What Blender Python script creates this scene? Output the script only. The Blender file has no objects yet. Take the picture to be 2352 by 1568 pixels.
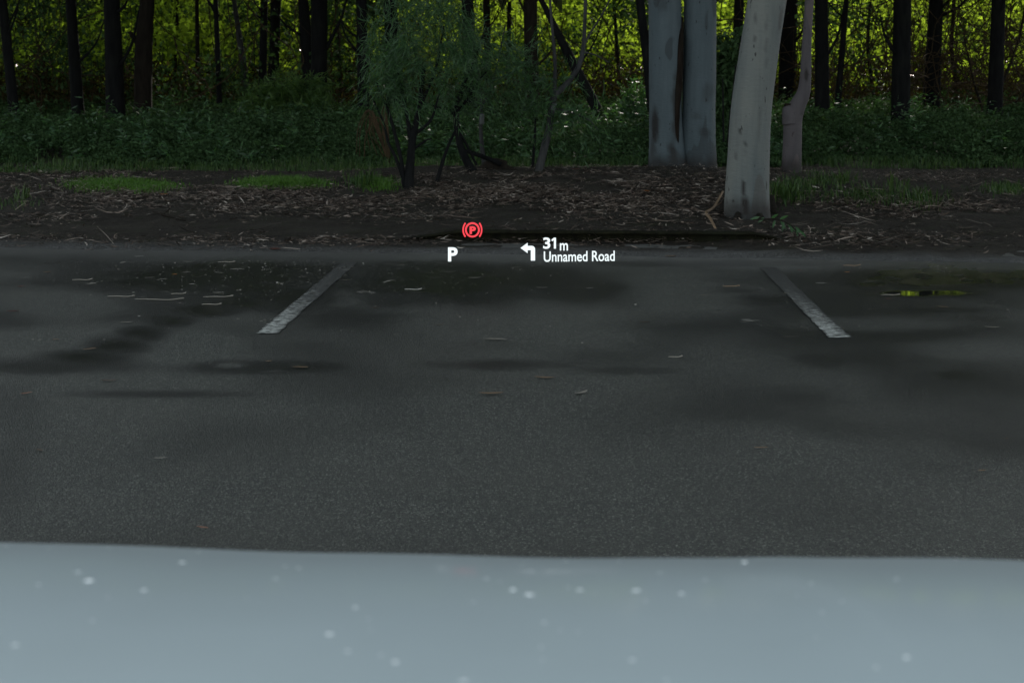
import bpy, math, random
import numpy as np
from mathutils import Vector, Matrix, Euler

R = math.radians
scene = bpy.context.scene
col = scene.collection
rng = np.random.default_rng(7)
random.seed(7)

# ------------------------------------------------------------------ camera
EYE = 1.25                      # eye height of a driver, metres
FOCAL = 60.0
F = FOCAL / 36.0 * 2352.0       # focal length in pixels of the 2352 wide view
PITCH = math.atan(618.0 / F)
cam_data = bpy.data.cameras.new("camera")
cam_data.lens = FOCAL
cam_data.sensor_width = 36.0
cam_data.clip_start = 0.05
cam_data.clip_end = 2000.0
cam_data.dof.use_dof = True
cam_data.dof.focus_distance = 9.0
cam_data.dof.aperture_fstop = 8.0
cam = bpy.data.objects.new("camera", cam_data)
cam.location = (0, 0, EYE)
cam.rotation_euler = (math.pi / 2 - PITCH, 0, 0)
col.objects.link(cam)
scene.camera = cam

# ------------------------------------------------------------------ light
SUN_ELEV = R(27)
SUN_AZ = R(12)                  # measured from +Y towards +X
world = bpy.data.worlds.new("World")
scene.world = world
world.use_nodes = True
wn = world.node_tree
wn.nodes.clear()
wo = wn.nodes.new("ShaderNodeOutputWorld")
bg = wn.nodes.new("ShaderNodeBackground")
sky = wn.nodes.new("ShaderNodeTexSky")
sky.sky_type = 'NISHITA'
sky.sun_disc = False
sky.sun_elevation = SUN_ELEV
sky.sun_rotation = SUN_AZ
sky.dust_density = 1.2
sky.ozone_density = 0.2
bg.inputs['Strength'].default_value = 0.15
hsv = wn.nodes.new("ShaderNodeHueSaturation")      # thin high cloud: a paler sky
hsv.inputs['Saturation'].default_value = 0.36
hsv.inputs['Hue'].default_value = 0.465
wn.links.new(sky.outputs[0], hsv.inputs['Color'])
wn.links.new(hsv.outputs[0], bg.inputs[0])
wn.links.new(bg.outputs[0], wo.inputs[0])

sun_data = bpy.data.lights.new("sun", 'SUN')
sun_data.energy = 2.0
sun_data.angle = R(0.53)
sun_data.color = (1.0, 0.95, 0.84)
sun = bpy.data.objects.new("sun", sun_data)
sdir = Vector((math.sin(SUN_AZ) * math.cos(SUN_ELEV), math.cos(SUN_AZ) * math.cos(SUN_ELEV), math.sin(SUN_ELEV)))
sun.rotation_euler = sdir.to_track_quat('Z', 'Y').to_euler()
sun.location = (10, 60, 40)
col.objects.link(sun)

vs = scene.view_settings
vs.view_transform = 'Standard'
vs.look = 'None'
vs.gamma = 1.0
vs.use_curve_mapping = False
vs.exposure = 1.05
scene.cycles.max_bounces = 8
scene.cycles.diffuse_bounces = 3
scene.cycles.glossy_bounces = 3
scene.cycles.transmission_bounces = 6
scene.cycles.transparent_max_bounces = 8
scene.cycles.sample_clamp_indirect = 4.0
scene.cycles.use_denoising = True

# ------------------------------------------------------------------ pixel <-> place
CP, SP = math.cos(PITCH), math.sin(PITCH)


def ray(px, py):
    a, b = (px - 1176.0) / F, (784.0 - py) / F
    return np.array([a, CP + b * SP, -SP + b * CP])


def at(px, py, y):
    """point at ground distance y on the line of sight through a place in the photograph"""
    d = ray(px, py)
    return np.array([0, 0, EYE]) + d * (y / d[1])


def G(px, py, z=0.0):
    d = ray(px, py)
    return np.array([0, 0, EYE]) + d * ((z - EYE) / d[2])


def project(p):
    p = np.asarray(p, float)
    x, y, z = p[..., 0], p[..., 1], p[..., 2] - EYE
    w = y * CP - z * SP
    v = y * SP + z * CP
    return 1176 + F * x / w, 784 - F * v / w


def mpp(y):                      # metres per photo pixel at distance y
    return y / F


# ------------------------------------------------------------------ object helpers
def tag(o, label=None, cat=None, group=None, kind=None):
    if label: o['label'] = label
    if cat: o['category'] = cat
    if group: o['group'] = group
    if kind: o['kind'] = kind
    return o


def empty(name, loc, rz=0.0):
    o = bpy.data.objects.new(name, None)
    o.empty_display_size = 0.2
    o.location = loc
    o.rotation_euler = (0, 0, rz)
    col.objects.link(o)
    return o


def raw_mesh(name, V, faces, mat=None, smooth=False):
    """V (n,3); faces: list of int arrays (m,k)"""
    me = bpy.data.meshes.new(name)
    V = np.asarray(V, dtype=np.float32)
    faces = [np.asarray(f, dtype=np.int32) for f in faces if len(f)]
    me.vertices.add(len(V))
    me.vertices.foreach_set('co', V.ravel())
    loops = np.concatenate([f.ravel() for f in faces])
    sizes = np.concatenate([np.full(len(f), f.shape[1], np.int32) for f in faces])
    starts = np.concatenate([[0], np.cumsum(sizes)[:-1]]).astype(np.int32)
    me.loops.add(len(loops))
    me.loops.foreach_set('vertex_index', loops)
    me.polygons.add(len(sizes))
    me.polygons.foreach_set('loop_start', starts)
    me.polygons.foreach_set('loop_total', sizes)
    if smooth:
        me.polygons.foreach_set('use_smooth', np.ones(len(sizes), bool))
    me.update(calc_edges=True)
    if mat: me.materials.append(mat)
    return me


def link(name, me, parent=None, loc=None, world_verts=True):
    o = bpy.data.objects.new(name, me)
    col.objects.link(o)
    if parent is not None:
        o.parent = parent
        if world_verts:          # vertices were given in world space: bring them into the thing's frame
            m = Matrix.Translation(parent.location) @ parent.rotation_euler.to_matrix().to_4x4()
            q = parent.parent
            while q is not None:
                m = (Matrix.Translation(q.location) @ q.rotation_euler.to_matrix().to_4x4()) @ m
                q = q.parent
            me.transform(m.inverted())
    if loc is not None: o.location = loc
    return o


def attr(me, name, vals):
    a = me.attributes.new(name, 'FLOAT', 'POINT')
    a.data.foreach_set('value', np.asarray(vals, np.float32))


class Acc:
    """collects many small shapes into one mesh"""
    def __init__(s): s.V, s.F, s.n = [], {}, 0

    def add(s, V, *faces):
        for f in faces:
            f = np.asarray(f)
            s.F.setdefault(f.shape[1], []).append(f + s.n)
        s.V.append(np.asarray(V)); s.n += len(V)

    def mesh(s, name, mat, smooth=False):
        return raw_mesh(name, np.concatenate(s.V), [np.concatenate(v) for v in s.F.values()], mat, smooth)


# ------------------------------------------------------------------ noise in numpy
def hash2(ix, iy, seed):
    h = (ix * 374761393 + iy * 668265263 + seed * 974711) & 0xffffffff
    h = ((h ^ (h >> 13)) * 1274126177) & 0xffffffff
    return ((h ^ (h >> 16)) & 0xffff) / 65535.0


def vnoise(x, y, seed=0):
    x = np.asarray(x, float); y = np.asarray(y, float)
    ix, iy = np.floor(x).astype(np.int64), np.floor(y).astype(np.int64)
    fx, fy = x - ix, y - iy
    fx, fy = fx * fx * (3 - 2 * fx), fy * fy * (3 - 2 * fy)
    a, b = hash2(ix, iy, seed), hash2(ix + 1, iy, seed)
    c, d = hash2(ix, iy + 1, seed), hash2(ix + 1, iy + 1, seed)
    return (a * (1 - fx) + b * fx) * (1 - fy) + (c * (1 - fx) + d * fx) * fy


def fbm(x, y, seed=0, octv=4):
    s, a, t = 0, 0.5, 0
    for k in range(octv):
        s = s + a * vnoise(np.asarray(x) * 2 ** k, np.asarray(y) * 2 ** k, seed + k); t += a; a *= 0.5
    return s / t


def sstep(a, b, x):
    t = np.clip((x - a) / (b - a), 0, 1)
    return t * t * (3 - 2 * t)


# ------------------------------------------------------------------ materials
def new_mat(name):
    m = bpy.data.materials.new(name)
    m.use_nodes = True
    nt = m.node_tree
    nt.nodes.clear()
    out = nt.nodes.new("ShaderNodeOutputMaterial")
    return m, nt, out


def N(nt, typ, **kw):
    n = nt.nodes.new(typ)
    for k, v in kw.items():
        if k in n.inputs.keys():
            n.inputs[k].default_value = v
        else:
            setattr(n, k, v)
    return n


def ramp(nt, fac, stops, interp='LINEAR'):
    r = nt.nodes.new("ShaderNodeValToRGB")
    r.color_ramp.interpolation = interp
    els = r.color_ramp.elements
    while len(els) < len(stops): els.new(0.5)
    for e, (p, c) in zip(els, stops):
        e.position = p
        e.color = (c, c, c, 1) if isinstance(c, (int, float)) else (*c, 1)
    nt.links.new(fac, r.inputs[0])
    return r.outputs[0]


def mixc(nt, fac, a, b, mode='MIX'):
    m = nt.nodes.new("ShaderNodeMix")
    m.data_type = 'RGBA'
    m.blend_type = mode
    for sock, v in ((m.inputs[0], fac), (m.inputs[6], a), (m.inputs[7], b)):
        if hasattr(v, 'links'): nt.links.new(v, sock)
        elif isinstance(v, (int, float)): sock.default_value = v
        else: sock.default_value = (*v, 1)
    return m.outputs[2]


def mathn(nt, op, a, b=0.0, clamp=False):
    m = nt.nodes.new("ShaderNodeMath")
    m.operation = op; m.use_clamp = clamp
    for i, v in enumerate((a, b)):
        if hasattr(v, 'links'): nt.links.new(v, m.inputs[i])
        else: m.inputs[i].default_value = v
    return m.outputs[0]


def noise(nt, scale, detail=4, rough=0.55, vec=None, typ='fac'):
    n = nt.nodes.new("ShaderNodeTexNoise")
    n.inputs['Scale'].default_value = scale
    n.inputs['Detail'].default_value = detail
    n.inputs['Roughness'].default_value = rough
    if vec is not None: nt.links.new(vec, n.inputs['Vector'])
    return n.outputs[0] if typ == 'fac' else n.outputs[1]


def objco(nt, scale=(1, 1, 1)):
    t = nt.nodes.new("ShaderNodeTexCoord")
    mp = nt.nodes.new("ShaderNodeMapping")
    mp.inputs['Scale'].default_value = scale
    nt.links.new(t.outputs['Object'], mp.inputs[0])
    return mp.outputs[0]


def attrn(nt, name):
    a = nt.nodes.new("ShaderNodeAttribute")
    a.attribute_name = name
    return a.outputs['Fac']


def bump(nt, h, strength, dist, normal=None):
    b = nt.nodes.new("ShaderNodeBump")
    b.inputs['Distance'].default_value = dist
    if hasattr(strength, 'links'): nt.links.new(strength, b.inputs['Strength'])
    else: b.inputs['Strength'].default_value = strength
    nt.links.new(h, b.inputs['Height'])
    if normal is not None: nt.links.new(normal, b.inputs['Normal'])
    return b.outputs[0]


def bsdf(nt, out, color=None, rough=0.7, normal=None, **kw):
    p = nt.nodes.new("ShaderNodeBsdfPrincipled")
    if color is not None:
        if hasattr(color, 'links'): nt.links.new(color, p.inputs['Base Color'])
        else: p.inputs['Base Color'].default_value = (*color, 1)
    if hasattr(rough, 'links'): nt.links.new(rough, p.inputs['Roughness'])
    else: p.inputs['Roughness'].default_value = rough
    if normal is not None: nt.links.new(normal, p.inputs['Normal'])
    for k, v in kw.items():
        k = k.replace('_', ' ')
        if hasattr(v, 'links'): nt.links.new(v, p.inputs[k])
        else: p.inputs[k].default_value = v
    if out is not None: nt.links.new(p.outputs[0], out.inputs[0])
    return p


def foliage_mat(name, cols, trans=(0.2, 0.28, 0.02), tfac=0.4, rough=0.5, spec=0.4):
    m, nt, out = new_mat(name)
    g = nt.nodes.new("ShaderNodeNewGeometry")
    n = len(cols)
    c = ramp(nt, g.outputs['Random Per Island'], [(i / max(1, n - 1), cc) for i, cc in enumerate(cols)])
    p = bsdf(nt, None, c, rough)
    p.inputs['Specular IOR Level'].default_value = spec
    t = nt.nodes.new("ShaderNodeBsdfTranslucent")
    tc = ramp(nt, g.outputs['Random Per Island'], [(0.0, tuple(x * 0.15 for x in trans)), (0.5, tuple(x * 0.45 for x in trans)), (1.0, trans)])
    nt.links.new(tc, t.inputs[0])
    mx = nt.nodes.new("ShaderNodeMixShader")
    mx.inputs[0].default_value = tfac
    nt.links.new(p.outputs[0], mx.inputs[1]); nt.links.new(t.outputs[0], mx.inputs[2])
    nt.links.new(mx.outputs[0], out.inputs[0])
    return m


def litter_mat(name, cols, rough=0.6):
    m, nt, out = new_mat(name)
    g = nt.nodes.new("ShaderNodeNewGeometry")
    n = len(cols)
    c = ramp(nt, g.outputs['Random Per Island'], [(i / (n - 1), cc) for i, cc in enumerate(cols)])
    v = noise(nt, 60, 2)
    c = mixc(nt, mathn(nt, 'MULTIPLY', v, 0.5), c, (0.02, 0.016, 0.012))
    bsdf(nt, out, c, rough)
    return m


def asphalt_mat():
    m, nt, out = new_mat("wet asphalt")
    v = objco(nt)
    wet = attrn(nt, "wet")
    grain = noise(nt, 240, 3, 0.7, v)
    vor = nt.nodes.new("ShaderNodeTexVoronoi")
    vor.inputs['Scale'].default_value = 170
    nt.links.new(v, vor.inputs['Vector'])
    cellc = vor.outputs['Color']
    sep = nt.nodes.new("ShaderNodeSeparateColor")
    nt.links.new(cellc, sep.inputs[0])
    stone = ramp(nt, sep.outputs[0], [(0.0, (0.024, 0.027, 0.022)), (0.5, (0.053, 0.058, 0.048)), (0.85, (0.112, 0.120, 0.100)), (0.98, (0.26, 0.27, 0.23))])
    tar = mixc(nt, ramp(nt, vor.outputs['Distance'], [(0.25, 0.0), (0.75, 1.0)]), stone, (0.018, 0.019, 0.019))
    big = noise(nt, 0.9, 5, 0.6, v)
    c = mixc(nt, ramp(nt, big, [(0.35, 0.0), (0.7, 0.4)]), tar, (0.056, 0.056, 0.047))
    wetf = ramp(nt, wet, [(0.06, 0.0), (0.5, 1.0)])
    c = mixc(nt, mathn(nt, 'MULTIPLY', wetf, 0.87), c, (0.009, 0.0095, 0.009))
    # dirt washed onto the far edge
    dirt = attrn(nt, "dirt")
    c = mixc(nt, mathn(nt, 'MULTIPLY', dirt, ramp(nt, grain, [(0.35, 0.1), (0.6, 0.9)])), c, (0.12, 0.12, 0.115))
    rough = ramp(nt, wet, [(0.0, 0.62), (0.4, 0.47), (0.86, 0.33), (0.92, 0.14), (1.0, 0.03)])
    hgt = mathn(nt, 'ADD', mathn(nt, 'MULTIPLY', vor.outputs['Distance'], -1.0), grain)
    st = ramp(nt, wet, [(0.0, 1.0), (0.55, 0.8), (0.86, 0.45), (1.0, 0.0)])
    nrm = bump(nt, hgt, st, 0.004)
    bsdf(nt, out, c, rough, nrm, Specular_IOR_Level=0.5)
    return m


def paint_mat():
    m, nt, out = new_mat("worn white road paint")
    v = objco(nt)
    wear = attrn(nt, "wear")
    n1 = noise(nt, 48, 6, 0.8, objco(nt, (0.5, 1.5, 1)))
    k = mathn(nt, 'ADD', n1, mathn(nt, 'MULTIPLY', wear, 0.42))
    f = ramp(nt, k, [(0.46, 0.0), (0.54, 1.0)])
    white = mixc(nt, noise(nt, 6, 4, 0.6, v), (0.58, 0.60, 0.57), (0.36, 0.375, 0.35))
    c = mixc(nt, f, white, (0.03, 0.031, 0.03))
    nrm = bump(nt, noise(nt, 130, 3, 0.7, v), 0.7, 0.004)
    bsdf(nt, out, c, 0.6, nrm)
    return m


def soil_mat():
    m, nt, out = new_mat("damp soil with moss")
    v = objco(nt)
    n1, n2, n3 = noise(nt, 1.3, 5, 0.6, v), noise(nt, 22, 5, 0.7, v), noise(nt, 5, 4, 0.6, v)
    c = ramp(nt, n2, [(0.3, (0.006, 0.005, 0.004)), (0.55, (0.018, 0.0145, 0.0105)), (0.75, (0.044, 0.036, 0.027))])
    c = mixc(nt, ramp(nt, n1, [(0.48, 0.0), (0.62, 0.55)]), c, (0.030, 0.026, 0.020))
    c = mixc(nt, ramp(nt, n3, [(0.55, 0.0), (0.66, 0.6)]), c, (0.014, 0.017, 0.005))
    gr = attrn(nt, "gravel")
    spk = noise(nt, 75, 2, 0.7, v)
    c = mixc(nt, gr, c, ramp(nt, spk, [(0.35, (0.030, 0.030, 0.030)), (0.55, (0.08, 0.08, 0.078)), (0.72, (0.17, 0.17, 0.165))]))
    nrm = bump(nt, mathn(nt, 'ADD', n2, mathn(nt, 'MULTIPLY', n3, 0.6)), 0.9, 0.04)
    bsdf(nt, out, c, 0.85, nrm, Specular_IOR_Level=0.2)
    return m


def bark_mat(name, ca, cb, sc=14, bumpd=0.02, rough=0.9):
    m, nt, out = new_mat(name)
    v = objco(nt, (1, 1, 0.22))
    n1 = noise(nt, sc, 5, 0.7, v)
    n2 = noise(nt, 1.7, 3, 0.5, objco(nt))
    c = ramp(nt, n1, [(0.3, ca), (0.7, cb)])
    c = mixc(nt, ramp(nt, n2, [(0.55, 0.0), (0.7, 0.35)]), c, (0.014, 0.017, 0.011))
    nrm = bump(nt, n1, 1.0, bumpd)
    bsdf(nt, out, c, rough, nrm, Specular_IOR_Level=0.06)
    return m


def gum_mat(name, pale, grey, patch):
    m, nt, out = new_mat(name)
    v = objco(nt)
    vs_ = objco(nt, (1, 1, 0.12))
    n1 = noise(nt, 2.2, 4, 0.55, objco(nt, (1, 1, 0.35)))
    streak = noise(nt, 16, 4, 0.6, vs_)
    c = mixc(nt, ramp(nt, n1, [(0.35, 0.0), (0.7, 1.0)]), pale, grey)
    c = mixc(nt, ramp(nt, streak, [(0.45, 0.0), (0.8, 0.35)]), c, tuple(x * 0.6 for x in grey))
    pn = noise(nt, 3.3, 2, 0.4, objco(nt, (1.2, 1.2, 0.45)))
    c = mixc(nt, ramp(nt, pn, [(0.61, 0.0), (0.63, 0.65)]), c, patch)
    fleck = noise(nt, 26, 2, 0.5, objco(nt, (1, 1, 0.4)))
    c = mixc(nt, ramp(nt, fleck, [(0.69, 0.0), (0.73, 0.85)]), c, tuple(x * 0.3 for x in patch))
    st = attrn(nt, "stain")
    stn = mathn(nt, 'MULTIPLY', st, ramp(nt, noise(nt, 12, 4, 0.7, objco(nt, (1, 1, 0.4))), [(0.2, 0.6), (0.42, 1.0)]))
    c = mixc(nt, stn, c, (0.014, 0.012, 0.011))
    wr = noise(nt, 40, 3, 0.6, objco(nt, (0.45, 0.45, 1.2)))
    nrm = bump(nt, mathn(nt, 'ADD', wr, mathn(nt, 'ADD', streak, pn)), 0.45, 0.014)
    bsdf(nt, out, c, 0.72, nrm, Specular_IOR_Level=0.25)
    return m


def plain_mat(name, color, rough=0.6, vary=0.25, scale=30):
    m, nt, out = new_mat(name)
    n = noise(nt, scale, 3, 0.6, objco(nt))
    c = mixc(nt, mathn(nt, 'MULTIPLY', n, vary * 2), color, tuple(x * 0.4 for x in color))
    bsdf(nt, out, c, rough)
    return m


def emit_mat(name, color, strength):
    m, nt, out = new_mat(name)
    e = nt.nodes.new("ShaderNodeEmission")
    e.inputs[0].default_value = (*color, 1)
    e.inputs[1].default_value = strength
    nt.links.new(e.outputs[0], out.inputs[0])
    return m


def car_paint():
    m, nt, out = new_mat("pale silver car paint")
    v = objco(nt)
    dust = noise(nt, 7, 4, 0.6, v)
    c = mixc(nt, ramp(nt, dust, [(0.4, 0.0), (0.75, 0.5)]), (0.435, 0.505, 0.525), (0.405, 0.47, 0.485))
    film = ramp(nt, noise(nt, 3.5, 5, 0.6, v), [(0.35, 0.08), (0.7, 0.16)])
    bsdf(nt, out, c, 0.5, None, Metallic=0.0, Coat_Weight=0.65, Coat_Roughness=film, Specular_IOR_Level=0.35)
    return m


def water_mat():
    m, nt, out = new_mat("rain water with painted gleam")
    bsdf(nt, out, (0.95, 0.98, 0.98), 0.03, None, IOR=1.33, Subsurface_Weight=0.0, Specular_IOR_Level=0.9)  # opaque white base paints in the light a drop gathers
    return m


M = dict(
    asphalt=asphalt_mat(), paint=paint_mat(), soil=soil_mat(),
    bark=bark_mat("dark damp bark", (0.004, 0.0045, 0.005), (0.012, 0.0125, 0.0125)),
    bark_brown=bark_mat("brown bark", (0.007, 0.006, 0.005), (0.024, 0.020, 0.016)),
    bark_grey=bark_mat("grey sapling bark", (0.016, 0.017, 0.018), (0.055, 0.056, 0.056), 20, 0.008),
    gum=gum_mat("pale blue grey gum bark", (0.078, 0.101, 0.113), (0.050, 0.069, 0.079), (0.028, 0.035, 0.039)),
    gum_tall=gum_mat("pale cream grey gum bark", (0.128, 0.134, 0.124), (0.072, 0.088, 0.092), (0.062, 0.060, 0.055)),
    gum_pink=gum_mat("pinkish grey gum bark", (0.075, 0.066, 0.070), (0.048, 0.044, 0.048), (0.10, 0.08, 0.08)),
    hollow=bark_mat("dark rotting bark seam", (0.005, 0.004, 0.0035), (0.024, 0.018, 0.014)),
    crown=foliage_mat("canopy leaves", [(0.03, 0.055, 0.02), (0.06, 0.10, 0.03)], (0.20, 0.26, 0.02), 0.3),
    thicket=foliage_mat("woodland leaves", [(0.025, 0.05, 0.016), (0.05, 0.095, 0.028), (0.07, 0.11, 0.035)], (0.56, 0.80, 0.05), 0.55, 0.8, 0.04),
    back=foliage_mat("far woodland leaves", [(0.03, 0.05, 0.012), (0.07, 0.10, 0.02)], (0.22, 0.30, 0.015), 0.5, 0.8, 0.04),
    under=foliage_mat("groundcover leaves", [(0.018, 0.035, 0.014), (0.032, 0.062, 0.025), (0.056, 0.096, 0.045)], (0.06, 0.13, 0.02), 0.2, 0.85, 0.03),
    willow=foliage_mat("narrow wattle leaves", [(0.018, 0.048, 0.019), (0.034, 0.084, 0.035), (0.06, 0.120, 0.055)], (0.10, 0.26, 0.03), 0.35, 0.5, 0.4),
    bush=foliage_mat("bush leaves", [(0.03, 0.07, 0.02), (0.06, 0.13, 0.035), (0.11, 0.18, 0.05)], (0.16, 0.30, 0.03), 0.4, 0.5, 0.3),
    brown_leaf=foliage_mat("dead brown leaves darkened for shade", [(0.010, 0.009, 0.005), (0.022, 0.017, 0.009), (0.04, 0.03, 0.014)], (0.07, 0.06, 0.012), 0.25, 0.85, 0.03),
    grass=foliage_mat("grass blades", [(0.02, 0.05, 0.012), (0.032, 0.07, 0.017), (0.06, 0.095, 0.024)], (0.07, 0.15, 0.02), 0.3, 0.5, 0.3),
    turf=foliage_mat("short bright grass", [(0.04, 0.10, 0.012), (0.07, 0.16, 0.02)], (0.10, 0.22, 0.02), 0.3, 0.5, 0.3),
    twig=bark_mat("dead twigs", (0.018, 0.013, 0.008), (0.06, 0.042, 0.024), 20, 0.004),
    litter=litter_mat("bark and leaf litter", [(0.02, 0.015, 0.011), (0.035, 0.025, 0.018), (0.05, 0.034, 0.025), (0.12, 0.085, 0.066), (0.065, 0.04, 0.027), (0.18, 0.135, 0.105), (0.28, 0.22, 0.18), (0.44, 0.39, 0.34)]),
    specks=litter_mat("pale specks of debris", [(0.10, 0.09, 0.075), (0.20, 0.185, 0.16), (0.34, 0.325, 0.29)]),
    timber=bark_mat("mossy kerb timber blackened for shade", (0.004, 0.004, 0.0035), (0.016, 0.016, 0.008), 18, 0.006),  # near-black base paints in the shade on the kerb face
    white=emit_mat("lit white display", (0.88, 0.98, 1.0), 0.56),
    red=emit_mat("lit red display", (1.0, 0.075, 0.095), 0.53),
    car=car_paint(), water=water_mat(),
    rubber=plain_mat("black rubber", (0.02, 0.02, 0.02), 0.8),
    alloy=plain_mat("grey alloy", (0.35, 0.35, 0.36), 0.35),
    band=plain_mat("pale lichen", (0.09, 0.10, 0.10), 0.8),
)

# ------------------------------------------------------------------ ground
EDGE_L, EDGE_R = G(0, 572), G(2352, 606)


def edge_y(x):
    t = (x - EDGE_L[0]) / (EDGE_R[0] - EDGE_L[0])
    return EDGE_L[1] + (EDGE_R[1] - EDGE_L[1]) * t + 0.28 * (fbm(x * 0.55 + 3, x * 0 + 1.5, 5, 3) - 0.5)


MOUNDS = [(G(1230, 440), 3.2, 1.9, 0.13), (G(1700, 450), 1.6, 1.6, 0.10), (G(2100, 480), 2.4, 1.2, 0.06), (G(940, 440), 0.9, 0.9, 0.06)]


KA, KB = G(955, 557), G(1790, 562)


def ground_z(x, y):
    x, y = np.asarray(x, float), np.asarray(y, float)
    d = y - edge_y(x)
    z = -0.06 + 0.075 * sstep(-0.25, 0.25, d) + 0.06 * sstep(0.2, 3.0, d)
    near = sstep(0.0, 0.6, d)
    z = z + near * (0.05 * (fbm(x * 0.8, y * 0.8, 11) - 0.5) + 0.025 * (fbm(x * 4, y * 4, 21, 3) - 0.5))
    z = z + 0.02 * (vnoise(x * 7, y * 7, 31) - 0.5) * sstep(-0.3, 0.3, d)
    ky = KA[1] + (KB[1] - KA[1]) * (x - KA[0]) / (KB[0] - KA[0])
    inx = sstep(KA[0] - .3, KA[0] + .5, x) * (1 - sstep(KB[0] - .25, KB[0] + .15, x))
    z = z + inx * (0.042 * sstep(0.02, 0.14, y - ky) * (1 - sstep(.5, 2.2, y - ky)) - 0.012 * sstep(-.5, -.05, y - ky) * (1 - sstep(-.05, 0.02, y - ky)))
    for c, rx, ry, h in MOUNDS:
        z = z + h * np.exp(-((x - c[0]) / rx) ** 2 - ((y - c[1]) / ry) ** 2) * near
    return z


def Gv(px, py):                    # from here on: where lines of sight meet the ground or the asphalt
    px, py = np.asarray(px, float), np.asarray(py, float)
    a, b = (px - 1176.0) / F, (784.0 - py) / F
    d_ = np.stack([a, CP + b * SP, -SP + b * CP], -1)
    zz = np.zeros(px.shape)
    for _ in range(6):
        q = d_ * ((zz - EYE) / d_[..., 2])[..., None]
        zz = 0.6 * zz + 0.4 * np.maximum(0.0, ground_z(q[..., 0], q[..., 1]))
    return np.array([0, 0, EYE]) + d_ * ((zz - EYE) / d_[..., 2])[..., None]


def G(px, py): return Gv(np.array([px]), np.array([py]))[0]


def axis(lo, hi, fine_lo, fine_hi, step, grow=1.35):
    a = list(np.arange(fine_lo, fine_hi + 1e-6, step))
    s, v = step, fine_hi
    while v < hi:
        s *= grow; v = min(hi, v + s); a.append(v)
    s, v = step, fine_lo
    while v > lo:
        s *= grow; v = max(lo, v - s); a.insert(0, v)
    return np.array(a)


def grid_mesh(name, xs, ys, zf, mat):
    X, Y = np.meshgrid(xs, ys)
    Z = zf(X, Y)
    V = np.stack([X.ravel(), Y.ravel(), np.asarray(Z).ravel()], 1)
    nx, ny = len(xs), len(ys)
    i = (np.arange(ny - 1)[:, None] * nx + np.arange(nx - 1)[None]).ravel()
    me = raw_mesh(name, V, [np.stack([i, i + 1, i + nx + 1, i + nx], 1)], mat, True)
    return me, X.ravel(), Y.ravel()


gme, gx, gy = grid_mesh("ground", axis(-420, 420, -9, 9, 0.07, 1.3), axis(-300, 520, 10.2, 24, 0.07, 1.3), ground_z, M['soil'])
d = gy - edge_y(gx)
attr(gme, "gravel", sstep(-0.5, 0.0, d) * (1 - sstep(0.05, 0.75, d + 0.5 * (fbm(gx * 2, gy * 3, 8) - 0.5))))
tag(link("ground", gme), kind='structure')

# ---- asphalt with wet patches
blobs = [  # photo x, y, half width, half height, strength
    (520, 640, 300, 40, 0.88), (640, 675, 130, 40, 0.8), (470, 690, 110, 26, 0.5), (560, 692, 120, 18, 0.85), (470, 712, 80, 18, 0.85), (390, 738, 62, 19, 0.88), (330, 765, 56, 19, 0.88), (270, 793, 60, 18, 0.85), (195, 822, 90, 16, 0.8), (80, 842, 120, 14, 0.65),
    (120, 838, 170, 16, 0.5), (1010, 650, 210, 42, 0.88), (1180, 640, 200, 30, 0.7), (900, 690, 90, 22, 0.5), (1150, 630, 120, 22, 0.6), (1330, 668, 130, 30, 0.55), (1440, 690, 60, 18, 0.4),
    (640, 843, 170, 15, 0.62), (380, 905, 200, 8, 0.4), (1150, 838, 210, 12, 0.42), (1440, 850, 150, 10, 0.36),
    (1760, 688, 120, 15, 0.6), (1690, 668, 90, 10, 0.45), (1640, 725, 140, 9, 0.35), (1885, 830, 80, 22, 0.5), (2200, 862, 75, 16, 0.55), (1660, 605, 320, 8, 0.5),
    (2150, 640, 260, 40, 0.88), (2120, 673, 118, 8, 1.2), (2000, 652, 60, 9, 1.02), (2330, 640, 150, 26, 0.86), (1980, 640, 80, 16, 0.4), (2120, 712, 170, 11, 0.55), (2230, 735, 70, 10, 0.45), (2320, 700, 60, 8, 0.3),
    (100, 600, 260, 12, 0.35), (40, 960, 60, 60, 0.25), (20, 1100, 60, 120, 0.25), (1550, 780, 90, 12, 0.2)]
dry_and_sheen = [(530, 839, 42, 7, 0.9), (460, 879, 50, 6, 0.6), (628, 852, 26, 4, 0.6), (1560, 660, 90, 26, 0.4), (130, 700, 190, 42, 0.75), (470, 790, 110, 36, 0.9), (1570, 690, 170, 50, 0.75), (2000, 745, 260, 22, 0.6), (1250, 770, 260, 22, 0.5), (2250, 800, 200, 30, 0.6)]  # paler patches: dry asphalt, and reflected sheen painted in as lighter colour


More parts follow.
